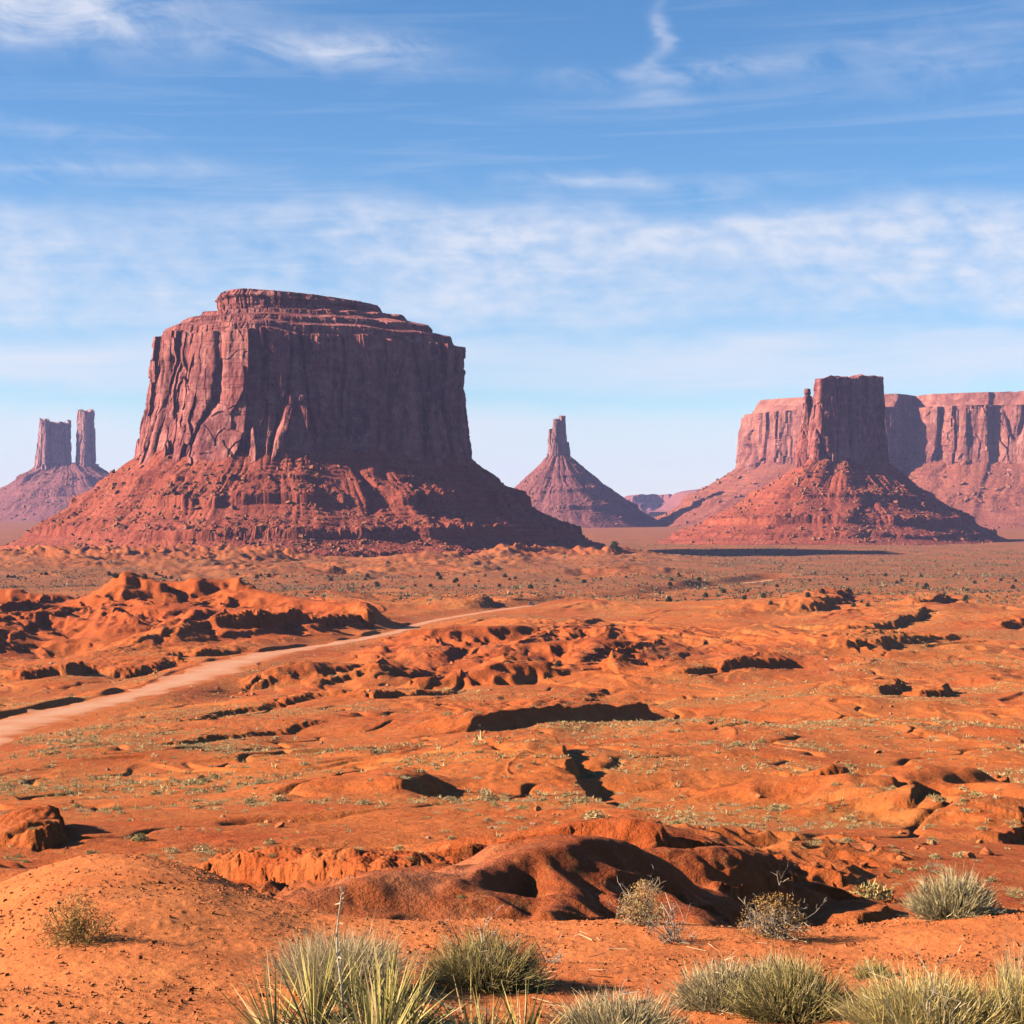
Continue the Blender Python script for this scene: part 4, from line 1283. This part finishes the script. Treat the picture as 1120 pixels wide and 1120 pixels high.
shrub('grass_clump', 372, 1088, 190, 72, 1500, M_straw, 'tall greying clump of dry grass behind the large yucca', 'grass clump', w=.0036, spread=1.0)
shrub('shrub', 532, 1078, 128, 68, 1500, M_greens, 'dense dark green shrub casting a shadow, behind the yuccas', w=.0042, twigs=(14, M_twig, 1.12))
shrub('shrub', 598, 1052, 46, 42, 12, M_twig, 'small bare grey twig bush at the edge of the dark green shrub', kind='twig', w=.003)
shrub('shrub', 676, 1136, 150, 56, 1300, M_rabbit, 'low grey-brown shrub cut by the bottom edge of the photo', w=.004, twigs=(12, M_twig, 1.1))
shrub('shrub', 790, 1100, 110, 58, 1100, M_rabbit, 'grey-green broom shrub, paler one of a touching pair', w=.004, twigs=(10, M_wood, 1.05))
shrub('shrub', 868, 1112, 130, 72, 1600, M_greens, 'grey-green broom shrub with a dark shaded base, of a touching pair', w=.004)
shrub('shrub', 846, 1090, 100, 56, 900, M_rabbit, 'tall middle broom shrub between the touching pair', w=.004)
shrub('shrub', 1015, 1142, 190, 84, 2200, M_gold, 'wide golden green broom shrub in the bottom corner', w=.0042, spread=1.15, twigs=(10, M_wood, 1.1))
shrub('shrub', 1112, 1140, 110, 92, 1500, M_gold, 'tall golden broom shrub cut by the edge beside the wide one', w=.0042, spread=1.0)
shrub('grass_clump', 1110, 1075, 70, 60, 90, M_straw, 'thin tall bleached grass stems above the golden shrubs', 'grass clump', w=.003, spread=.8, tw=1)
shrub('grass_clump', 955, 1068, 46, 28, 420, M_gold, 'small yellow green tuft in front of the shadowed hollow', 'grass clump', w=.0035)
shrub('shrub', 84, 1030, 100, 46, 60, M_rust, 'rusty twiggy bush alone on the bare round mound', kind='twig', w=.003, twigs=(1500, M_rust, 1))
M_tan = mat_plant('tan_leaf', (0.55, 0.30, 0.11), (0.80, 0.48, 0.20), None, .3)
shrub('shrub', 704, 1010, 66, 46, 40, M_twig, 'bright tan rounded bush on the rim of the hollow', kind='twig', w=.0035, twigs=(2300, M_tan, 1))
shrub('shrub', 738, 1030, 60, 50, 26, M_twig, 'grey bare twig bush beside the bright tan one', kind='twig', w=.0035)
shrub('shrub', 846, 1025, 90, 48, 60, M_twig, 'brownish tangled bush at the lip of the hollow', kind='twig', w=.004, twigs=(1500, M_rust, 1))
shrub('shrub', 1042, 1002, 92, 56, 1500, M_rabbit, 'rounded grey-green shrub beside a bleached dead branch', w=.0055)
shrub('shrub', 1085, 998, 34, 26, 14, M_twig, 'little leafless brown bush behind the bleached dead branch', kind='twig', w=.004)

# bleached branch lying by the shrub on the right
def dead_branch():
    p = hit(1078, 1000)
    root = empty('dead_branch', tuple(p), 'bleached forked dead branch lying on the sand beside a rounded shrub', 'branch')
    m = p[1] / FPX
    def limb(pts, r0, r1):
        V, F = [], []
        n = len(pts); k = 7
        for i, q in enumerate(pts):
            r = r0 + (r1 - r0) * i / (n - 1)
            for a in range(k):
                t = 2 * math.pi * a / k
                V.append((q[0], q[1] + r * math.cos(t), q[2] + r * math.sin(t) * (1 + .2 * math.sin(i * 2.3))))
        for i in range(n - 1):
            for a in range(k):
                F.append((i * k + a, i * k + (a + 1) % k, (i + 1) * k + (a + 1) % k, (i + 1) * k + a))
        V = np.array(V); return V, np.array(F), np.full(len(V), .5)
    P = lambda L: [np.array(q) * m for q in L]
    add('limb', limb(P([(-26, 8, 2), (-16, 3, 7), (-4, 0, 8), (8, -2, 4), (22, -4, -1)]), .026, .014), M_wood, root)
    add('limb', limb(P([(-14, 2, 6), (-6, -6, 2), (-2, -9, -1)]), .016, .010), M_wood, root)


dead_branch()

# --- tufts of sage over the slopes: the ones that show largest are things, the far ones one mass
def scatter(n, ra, rb, seed, dens, pa=-60, pb=1180):
    g = np.random.default_rng(seed)
    r = np.exp(g.uniform(math.log(ra), math.log(rb), n)) if ra > 300 else np.sqrt(g.uniform(ra ** 2, rb ** 2, n))
    px = g.uniform(pa, pb, n)
    a = np.arctan((px - 560) / FPX)
    x, y = r * np.sin(a), r * np.cos(a)
    keep = dens(x, y) > g.random(n)
    return x[keep], y[keep]


def slope_ok(x, y, lim):
    e = 0.5
    return np.hypot(gz(x + e, y) - gz(x - e, y), gz(x, y + e) - gz(x, y - e)) / (2 * e) < lim


def dens_mid(x, y):
    d = 0.10 + 0.90 * veg_density(x, y) ** 1.5
    return d * (1 - .9 * np.clip(field(mound, x, y), 0, 1)) * (1 - .7 * np.clip(field(hill, x, y), 0, 1)) * (1 - field(roadmask, x, y)) * slope_ok(x, y, .5)


def tuft_proto(seed, kind):
    g = np.random.default_rng(seed)
    if kind == 'b': return broom(g, 130, .30, .22, .011, 1.4, tw=1)
    return leafy(g, 420, .28, .22, .06, -.4)


KINDS = [('pale dry sage tuft on the red slope below the rim', 'b', M_sage), ('small straw coloured grass tuft on the red slope', 'b', M_straw), ('low grey-green sagebrush on the red slope', 'leaf', M_sage), ('small dark green bush on the red slope', 'leaf', M_greens)]
protos = []
for k, (lab, kd, mt) in enumerate(KINDS):
    for v in range(2):
        V, F, T = tuft_proto(300 + k * 10 + v, 'b' if kd == 'b' else 'l')
        me = mesh_from('desert_tuft', V, F, mt, uvattr={'tone': T})
        data = me.data
        bpy.data.objects.remove(me)
        protos.append((lab, data))
x, y = scatter(15000, 20, 300, 41, dens_mid)
vis = visible(x, y, .12)
x, y = x[vis], y[vis]
g = np.random.default_rng(43)
size = np.exp(g.normal(-.28, .42, len(x)))
size = np.where(np.hypot(x, y) < 60, size * .75, size)
show = size / np.hypot(x, y)
order = np.argsort(-show)
z = gz(x, y) + Z0
for i in order[:290]:
    k = int(g.choice(8, p=[.2, .2, .1, .1, .13, .13, .07, .07]))
    lab, data = protos[k]
    o = bpy.data.objects.new('desert_tuft', data)
    C.objects.link(o)
    o.location = (x[i], y[i], z[i] - .02)
    s = size[i]
    o.scale = (s * g.uniform(.9, 1.4), s * g.uniform(.9, 1.4), s * g.uniform(.7, 1.1))
    o.rotation_euler = (0, 0, g.uniform(0, 6.28))
    tag(o, lab, 'tuft', ['pale sage tufts on the slopes', 'straw grass tufts on the slopes', 'grey-green sagebrush on the slopes', 'dark green bushes on the slopes'][k // 2])


def mass(name, x, y, size, mat, seed, nb, wid=.22, hgt=.75):
    """one mesh of little clumps, each a few crossing blades fanning from one point"""
    g = np.random.default_rng(seed)
    n = len(x)
    P = np.repeat(np.stack([x, y, gz(x, y) + Z0 - .03], 1), nb, 0)
    s = np.repeat(size, nb)
    D, th = dirs(g, n * nb, 1.35, .0, .7)
    P = P + g.normal(0, .16, (n * nb, 3)) * s[:, None] * [1, 1, 0]
    t = np.clip(np.repeat(g.random(n), nb) + g.normal(0, .15, n * nb), 0, 1)
    V, F, T, _ = ribbons(P, D, s * g.uniform(.4, .8, n * nb) * hgt, g.normal(0, .15, (n * nb, 3)), s * wid, t, 1, g, .35)
    return tag(mesh_from(name, V, F, mat, uvattr={'tone': T}), kind='stuff')


rest = order[290:]
mass('scrub', x[rest], y[rest], size[rest] * .62, M_sage, 51, 26, .12)
x, y = scatter(75000, 170, 420, 52, dens_mid); q = visible(x, y, .2); x, y = x[q], y[q]
mass('scrub', x, y, np.exp(g.normal(-1.1, .45, len(x))), M_sage, 53, 11, .13, .52)
x, y = scatter(85000, 400, 1000, 54, dens_mid); q = visible(x, y, .4); x, y = x[q], y[q]
mass('scrub', x, y, np.exp(g.normal(-.80, .45, len(x))), M_sage, 55, 7, .2, .52)
M_plain = mat_plant('plain_scrub', (0.13, 0.100, 0.050), (0.31, 0.22, 0.11), None, .1)
x, y = scatter(60000, 900, 2600, 56, lambda x, y: (.25 + .75 * ss(-.3, .4, n2(x / 90, y / 90, 57))) * (1 - field(roadmask, x, y)) * (1 - .8 * np.clip(field(hill, x, y), 0, 1))); q = visible(x, y, .8); x, y = x[q], y[q]
mass('scrub', x, y, np.exp(g.normal(.20, .40, len(x))), M_plain, 58, 5, .4)

# --- junipers dotted over the plain
def juniper_parts(seed):
    g = np.random.default_rng(seed)
    V, F, T = leafy(g, 900, 1.25, 1.9, .42)
    tr = ribbons(np.zeros((5, 3)) + [0, 0, -.1], unit(np.array([[.2, 0, 1], [-.25, .1, 1], [0, -.2, 1], [.1, .2, 1], [-.1, 0, 1.]])), np.full(5, 1.2), np.zeros((5, 3)), np.full(5, .16), np.full(5, .2), 2, g, .5)[:3]
    a = mesh_from('crown', V, F, M_dark, uvattr={'tone': T}); b = mesh_from('trunk', *tr[:2], M_twig, uvattr={'tone': tr[2]})
    da, db = a.data, b.data
    bpy.data.objects.remove(a); bpy.data.objects.remove(b)
    return da, db


JP = [juniper_parts(s) for s in (1, 2, 3)]
def juniper(x, y, s, k, label, group=None):
    r = empty('juniper_tree', (x, y, float(gz(x, y)) + Z0), label, 'tree', group, rz=k * 1.3)
    r.scale = (s * 1.1, s * 1.1, s)
    for nm, d in zip(('crown', 'trunk'), JP[k % 3]):
        o = bpy.data.objects.new(nm, d); C.objects.link(o); o.parent = r


p = hit(672, 597)
juniper(W(672, 1830)[0], 1830, 3.6, 0, 'lone dark rounded juniper at the foot of the widest butte')
g = np.random.default_rng(63)
n = 0
for row0, row1, pa, pb, cnt in ((629, 644, 240, 1120, 60), (640, 664, 720, 1120, 18), (626, 634, 0, 240, 14)):
    for q in range(cnt):
        px, row = g.uniform(pa, pb), g.uniform(row0, row1)
        h = hit(px, row)
        if field(roadmask, h[0], h[1]) > .1 or h[1] > 2400: continue
        juniper(h[0], h[1], g.uniform(.55, 1.25), n, 'small dark juniper dotted on the grey-green scrub plain', 'junipers on the scrub plain'); n += 1
juniper(*hit(611, 729)[:2], .75, 1, 'single green bush between two red hummocks of the middle ground')

# --- stones
M_stone = mat_rock('red_stone', (0.66, 0.20, 0.065), (0.50, 0.13, 0.042), 2.0)
M_stone2 = mat_rock('pale_stone', (0.52, 0.26, 0.15), (0.44, 0.19, 0.10), 2.0)
def stone_data(seed, mat):
    g = np.random.default_rng(seed)
    import bmesh
    bm = bmesh.new(); bmesh.ops.create_icosphere(bm, subdivisions=3, radius=.5)
    P = np.array([v.co for v in bm.verts])
    for q in range(9):                                   # cut flat faces
        nrm = unit(g.normal(size=3)); d = g.uniform(.26, .42)
        s = P @ nrm - d
        P = P - np.maximum(s, 0)[:, None] * nrm
    P += .03 * n3(P[:, 0] * 5, P[:, 1] * 5, P[:, 2] * 5, seed)[:, None] * unit(P)
    P *= [1.25, 1.0, .72]
    F = np.array([[v.index for v in f.verts] for f in bm.faces]); bm.free()
    o = mesh_from('boulder', P, F, mat); d = o.data; bpy.data.objects.remove(o)
    return d


ST = [stone_data(s, M_stone) for s in range(70, 74)] + [stone_data(s, M_stone2) for s in range(80, 82)]
g = np.random.default_rng(71)
for px, row, s in ((951, 926, 16), (1004, 926, 8), (1010, 927, 8), (1020, 921, 9), (1060, 934, 14), (1079, 930, 16), (1072, 920, 8), (985, 910, 7), (945, 945, 9), (893, 945, 10), (862, 955, 12), (870, 948, 8), (770, 905, 6), (830, 870, 7), (780, 884, 6), (985, 938, 9)):
    h = hit(px, row + s * .3)
    o = bpy.data.objects.new('boulder', ST[int(g.integers(0, 4))]); C.objects.link(o)
    sz = s / FPX * h[1]
    o.location = (h[0], h[1], h[2] + sz * .18); o.scale = (sz, sz, sz); o.rotation_euler = (g.normal(0, .15), g.normal(0, .15), g.uniform(0, 6.28))
    tag(o, 'angular red boulder lying on the slope among the tufts', 'boulder', 'boulders on the slope below the rim')
x, y = scatter(2600, 60, 520, 72, lambda x, y: (.08 + .8 * ss(.1, .5, n2(x / 30, y / 30, 73))) * (field(roadmask, x, y) < .1)); q = visible(x, y, .2); x, y = x[q], y[q]
g = np.random.default_rng(74)
szs = .14 * np.exp(g.normal(0, .55, len(x))) * (1 + np.hypot(x, y) / 250)
od = np.argsort(-szs / np.hypot(x, y))
for i in od[:120]:
    k = int(g.integers(0, 6))
    o = bpy.data.objects.new('boulder', ST[k]); C.objects.link(o)
    o.location = (x[i], y[i], float(gz(x[i], y[i])) + Z0 + szs[i] * .15); o.scale = (szs[i],) * 3; o.rotation_euler = (g.normal(0, .2), g.normal(0, .2), g.uniform(0, 6.28))
    tag(o, 'small red stone lying loose on the desert floor' if k < 4 else 'small pale stone lying loose on the desert floor', 'stone', 'loose red stones on the desert floor' if k < 4 else 'loose pale stones on the desert floor')
i = od[120:]
tag(rocks_mesh('rubble', np.stack([x[i], y[i], gz(x[i], y[i]) + Z0 + szs[i] * .1], 1), szs[i], M_stone, seed=75), kind='stuff')
# pebbles of the near soil
x, y = scatter(26000, 5.2, 16.0, 76, lambda x, y: .25 + .75 * ss(-.1, .4, n2(x / 1.2, y / 1.2, 77)))
szs = np.minimum(.008 * np.exp(np.abs(g.normal(0, .55, len(x)))), .026)
tag(rocks_mesh('gravel', np.stack([x, y, gz(x, y) + Z0 + szs * .12], 1), szs, M_stone, seed=78), kind='stuff')

# dead stems lying about the plants
M_litter = mat_plant('litter', (0.40, 0.20, 0.09), (0.66, 0.42, 0.22), None, 0)
g = np.random.default_rng(79)
cx = np.array([hit(a, b)[:2] for a, b in ((380, 1100), (540, 1090), (680, 1112), (790, 1100), (870, 1108), (1010, 1112), (1090, 1100), (740, 1030), (846, 1026), (1042, 1004), (84, 1032), (600, 1060))])
i = g.integers(0, len(cx), 190)
x = cx[i, 0] + g.normal(0, .34, 190); y = cx[i, 1] + g.normal(0, .34, 190)
D = unit(np.stack([g.normal(size=190), g.normal(size=190), g.normal(.05, .10, 190)], 1))
V, F, T, _ = ribbons(np.stack([x, y, gz(x, y) + Z0 + .012], 1), D, g.uniform(.03, .14, 190), g.normal(0, .15, (190, 3)) * [1, 1, .2], g.uniform(.003, .005, 190), g.random(190), 3, g, .6)
tag(mesh_from('litter', V, F, M_litter, uvattr={'tone': T}), kind='stuff')

# --- car and sign post on the road
M_paint = mat_plain('dark_paint', (0.03, 0.035, 0.045), .3, 0, .6)
M_glass = mat_plain('car_glass', (0.02, 0.025, 0.03), .08)
M_tyre = mat_plain('tyre_rubber', (0.02, 0.02, 0.02), .9)
M_rim = mat_plain('wheel_metal', (0.45, 0.45, 0.46), .35, .8)
M_lamp = mat_plain('lamp_lens', (0.75, 0.74, 0.70), .15)
M_grey = mat_plain('post_wood', (0.10, 0.07, 0.05), .9)
M_board = mat_plain('sign_board', (0.16, 0.11, 0.08), .8)


def prism(prof, w, taper=None):
    """side profile (x,z) extruded to width w"""
    n = len(prof)
    V = [(x, -w / 2 * (taper[i] if taper else 1), z) for i, (x, z) in enumerate(prof)] + [(x, w / 2 * (taper[i] if taper else 1), z) for i, (x, z) in enumerate(prof)]
    F4 = [(i, (i + 1) % n, n + (i + 1) % n, n + i) for i in range(n)]
    me_f = [tuple(range(n))[::-1], tuple(range(n, 2 * n))]
    return V, F4 + me_f


def pmesh(name, V, F, mat, parent, loc=None, bevel=0.0):
    me = bpy.data.meshes.new(name); me.from_pydata([tuple(v) for v in V], [], [tuple(f) for f in F]); me.update()
    me.materials.append(mat)
    o = bpy.data.objects.new(name, me); C.objects.link(o); o.parent = parent
    if loc is not None: o.location = loc
    if bevel:
        b = o.modifiers.new('bevel', 'BEVEL'); b.width = bevel; b.segments = 2
    return o


def lathe_y(prof, n=20):
    V, F = [], []
    for r, y in prof:
        for a in range(n): V.append((r * math.cos(6.2832 * a / n), y, r * math.sin(6.2832 * a / n)))
    for k in range(len(prof) - 1):
        for a in range(n): F.append((k * n + a, k * n + (a + 1) % n, (k + 1) * n + (a + 1) % n, (k + 1) * n + a))
    F.append(tuple(range(n))); F.append(tuple(range((len(prof) - 1) * n, len(prof) * n))[::-1])
    return V, F


def car(i_t):
    k = int(i_t * (len(rc) - 1))
    d = rc[k + 1] - rc[k - 1]
    x, y = rc[k, 0], rc[k, 1]
    root = empty('car', (x, y, float(gz(x, y)) + Z0 + .10), 'tiny dark car driving along the distant dirt road', 'car', rz=math.atan2(d[1], d[0]))
    pmesh('body', *prism([(-2.3, .45), (2.3, .45), (2.35, .8), (2.2, 1.02), (1.1, 1.12), (-2.25, 1.15), (-2.35, .8)], 1.86), M_paint, root, bevel=.05)
    pmesh('cabin', *prism([(-2.15, 1.14), (1.0, 1.11), (.35, 1.72), (-1.9, 1.76)], 1.7, [1, 1, .86, .86]), M_glass, root, bevel=.04)
    pmesh('roof', *prism([(-1.95, 1.745), (.38, 1.71), (.30, 1.80), (-1.85, 1.83)], 1.5), M_paint, root, bevel=.03)
    for sx in (-1.4, 1.4):
        for sy in (-.86, .86):
            w = pmesh('wheel', *lathe_y([(.2, -.11), (.36, -.11), (.38, -.07), (.38, .07), (.36, .11), (.2, .11)]), M_tyre, root, (sx, sy, .38))
            pmesh('rim', *lathe_y([(.05, -.125), (.2, -.12), (.22, -.09), (.22, .09), (.2, .12), (.05, .125)]), M_rim, w)
    for sy in (-.66, .66):
        pmesh('headlight', *prism([(2.24, .78), (2.37, .78), (2.33, .92), (2.24, .93)], .34), M_lamp, root, (0, sy, 0))


def road_t(px):
    p = 560 + FPX * rc[:, 0] / rc[:, 1]
    ok = np.where((rc[:, 1] > 700))[0]
    return ok[np.argmin(np.abs(p[ok] - px))] / (len(rc) - 1)


car(road_t(581))


def sign_post():
    h = hit(283, 733)
    root = empty('sign_post', tuple(h), 'small dark sign on a thin post standing on the dirt road', 'sign')
    pmesh('post', *prism([(-.06, -.2), (.06, -.2), (.06, 1.9), (-.06, 1.9)], .12), M_grey, root, bevel=.01)
    pmesh('board', *prism([(-.55, 1.45), (.55, 1.45), (.55, 1.85), (-.55, 1.85)], .05), M_board, root, (0, -.09, 0), bevel=.01)


sign_post()



# ------------------------------------------------------------------ camera, light, sky, air
def world():
    w = bpy.data.worlds.new('World'); bpy.context.scene.world = w
    w.use_nodes = True
    nt = w.node_tree; N = NT(nt)
    bg = nt.nodes['Background']; out = nt.nodes['World Output']
    sky = N.n('ShaderNodeTexSky', sky_type='NISHITA')
    sky.sun_disc = False
    sky.sun_elevation = SUN_EL
    sky.sun_rotation = math.atan2(TO_SUN[0], TO_SUN[1])
    sky.altitude = 1700; sky.air_density = 1.0; sky.dust_density = 0.3; sky.ozone_density = 3.0
    hs = N.n('ShaderNodeHueSaturation'); hs.inputs['Saturation'].default_value = 1.22
    N.l(sky.outputs[0], hs.inputs['Color'])
    N.l(hs.outputs[0], bg.inputs['Color']); bg.inputs['Strength'].default_value = SKY_S
    # cirrus: bearing u and elevation v of the direction looked in
    tc = N.n('ShaderNodeTexCoord')
    sep = N.n('ShaderNodeSeparateXYZ'); N.l(tc.outputs['Generated'], sep.inputs[0])
    X, Y, Z = sep.outputs
    u = N.math('ARCTAN2', X, Y)
    hlen = N.math('SQRT', N.math('ADD', N.math('MULTIPLY', X, X), N.math('MULTIPLY', Y, Y)))
    v = N.math('DIVIDE', Z, N.math('MAXIMUM', hlen, 0.02))
    def uv(su, sv, ou=0.0, ov=0.0, tilt=0.0):
        c = N.n('ShaderNodeCombineXYZ')
        N.l(N.math('MULTIPLY_ADD', u, su, ou), c.inputs[0])
        N.l(N.math('MULTIPLY_ADD', N.math('MULTIPLY_ADD', u, tilt, v), sv, ov), c.inputs[1])
        return c.outputs[0]
    wob = N.math('MULTIPLY', N.math('SUBTRACT', N.noise(uv(6, 14, 3, 1), 1.0, 4, .6), .5), .045)
    vw = N.math('ADD', v, wob)
    def band(a, b, c, d, vv=vw): return N.math('MULTIPLY', N.mapr(vv, a, b, 0, 1, True), N.mapr(vv, c, d, 1, 0, True))
    uw = N.math('ADD', u, N.math('MULTIPLY', N.math('SUBTRACT', N.noise(uv(9, 30, 2, 9), 1.0, 4, .6), .5), .05))
    def spot(u0, v0, ru, rv):
        a = N.math('POWER', N.math('DIVIDE', N.math('SUBTRACT', uw, u0), ru), 2.0)
        b = N.math('POWER', N.math('DIVIDE', N.math('SUBTRACT', vw, v0), rv), 2.0)
        return N.math('POWER', 2.718, N.math('MULTIPLY', N.math('ADD', a, b), -1.0))
    fluff = N.mapr(N.noise(uv(44, 84, 0, 0, .06), 1.0, 6, .56, .2), .32, .70)
    soft = N.mapr(N.noise(uv(6, 34, 5, 2), 1.0, 4, .5, .2), .30, .70)
    streak = N.mapr(N.noise(uv(5, 95, 1, 7, -.03), 1.0, 6, .62, .6), .50, .75)
    wisp = N.mapr(N.noise(uv(24, 46, 8, 3, .1), 1.0, 7, .60, .6), .36, .72)
    patch = N.mapr(N.noise(uv(5, 9, 4, 4), 1.0, 3, .5), .35, .6, .45, 1.0)
    A = N.math('MULTIPLY', N.math('MULTIPLY', band(.085, .115, .150, .178), N.math('MULTIPLY_ADD', fluff, .58, N.math('MULTIPLY_ADD', soft, .38, .12))), patch)
    B = N.math('MULTIPLY', band(.058, .076, .086, .100), N.math('MULTIPLY_ADD', soft, .46, .30))
    Cc = N.math('MULTIPLY', band(-.01, .02, .045, .062), N.math('MULTIPLY_ADD', soft, .30, .42))
    D = N.math('MULTIPLY', streak, N.mapr(v, .07, .30, .26, .10))
    W1 = N.math('MULTIPLY', N.math('ADD', N.math('ADD', spot(-.215, .268, .058, .020), spot(-.275, .270, .022, .020)), N.math('MULTIPLY', spot(-.095, .254, .05, .011), .85)), N.math('MULTIPLY_ADD', wisp, .85, .12))
    W2 = N.math('MULTIPLY', N.math('ADD', spot(.0775, .262, .0048, .014), N.math('MULTIPLY', spot(.083, .230, .018, .004), .6)), N.math('MULTIPLY_ADD', wisp, .45, .22))
    W3 = N.math('MULTIPLY', N.math('ADD', N.math('ADD', spot(-.225, .185, .08, .008), spot(.06, .180, .08, .005)), N.math('ADD', spot(.09, .242, .08, .006), spot(.11, .16, .10, .004))), N.math('MULTIPLY', wisp, .5))
    W4 = N.math('MULTIPLY', N.math('ADD', spot(-.24, .205, .05, .006), spot(.23, .24, .07, .02)), N.math('MULTIPLY', wisp, .3))
    al = A
    for q in (B, Cc, D, W1, W2, W3, W4): al = N.math('ADD', al, q)
    al = N.math('MULTIPLY', N.math('MINIMUM', al, .80), N.mapr(v, -.01, .01))
    bg2 = N.n('ShaderNodeBackground'); bg2.inputs['Color'].default_value = (.86, .90, 1.0, 1); bg2.inputs['Strength'].default_value = CLOUD_S
    mx = N.n('ShaderNodeMixShader')
    N.l(al, mx.inputs[0]); N.l(bg.outputs[0], mx.inputs[1]); N.l(bg2.outputs[0], mx.inputs[2])
    N.l(mx.outputs[0], out.inputs['Surface'])


SKY_S, CLOUD_S = 0.060, 0.345
world()
sun = bpy.data.lights.new('sun', 'SUN'); sun.energy = 5.0; sun.angle = math.radians(0.53); sun.color = (1.0, 0.89, 0.75)
so = bpy.data.objects.new('sun', sun); C.objects.link(so)
from mathutils import Vector
so.rotation_euler = Vector(TO_SUN).to_track_quat('Z', 'Y').to_euler()
so.location = (-200, -20, 300)

HAZE = 0.000032
if HAZE:
    hx = np.array([[-9000, -3000, -90], [9000, -3000, -90], [9000, 13000, -90], [-9000, 13000, -90]], float)
    V = np.vstack([hx, hx + [0, 0, 520]])
    V[:, 2] = np.where(V[:, 2] < 0, -62 + Z0 - 10, 330 + Z0)
    F = np.array([[3, 2, 1, 0], [4, 5, 6, 7], [0, 1, 5, 4], [1, 2, 6, 5], [2, 3, 7, 6], [3, 0, 4, 7]])
    m = bpy.data.materials.new('thin_air'); m.use_nodes = True
    nt = m.node_tree
    nt.nodes.remove(nt.nodes['Principled BSDF'])
    pv = nt.nodes.new('ShaderNodeVolumePrincipled')
    pv.inputs['Color'].default_value = (.56, .55, 1.0, 1); pv.inputs['Density'].default_value = HAZE
    pv.inputs['Anisotropy'].default_value = 0.0
    nt.links.new(pv.outputs[0], nt.nodes['Material Output'].inputs['Volume'])
    tag(mesh_from('haze', V, F, m), kind='stuff')

cam = bpy.data.cameras.new('camera'); cam.sensor_width = 36; cam.lens = 36 * FPX / 1120; cam.clip_end = 60000; cam.clip_start = 0.1
co = bpy.data.objects.new('camera', cam); C.objects.link(co)
co.location = (0, 0, Z0); co.rotation_euler = (math.radians(90), 0, 0)
sc_ = bpy.context.scene
sc_.camera = co
sc_.view_settings.view_transform = 'Standard'
try: sc_.view_settings.look = 'None'
except Exception: pass
sc_.view_settings.exposure = 1.44
sc_.render.engine = 'CYCLES'
sc_.cycles.use_denoising = True
sc_.cycles.max_bounces = 4
sc_.cycles.diffuse_bounces = 0
sc_.cycles.volume_bounces = 0
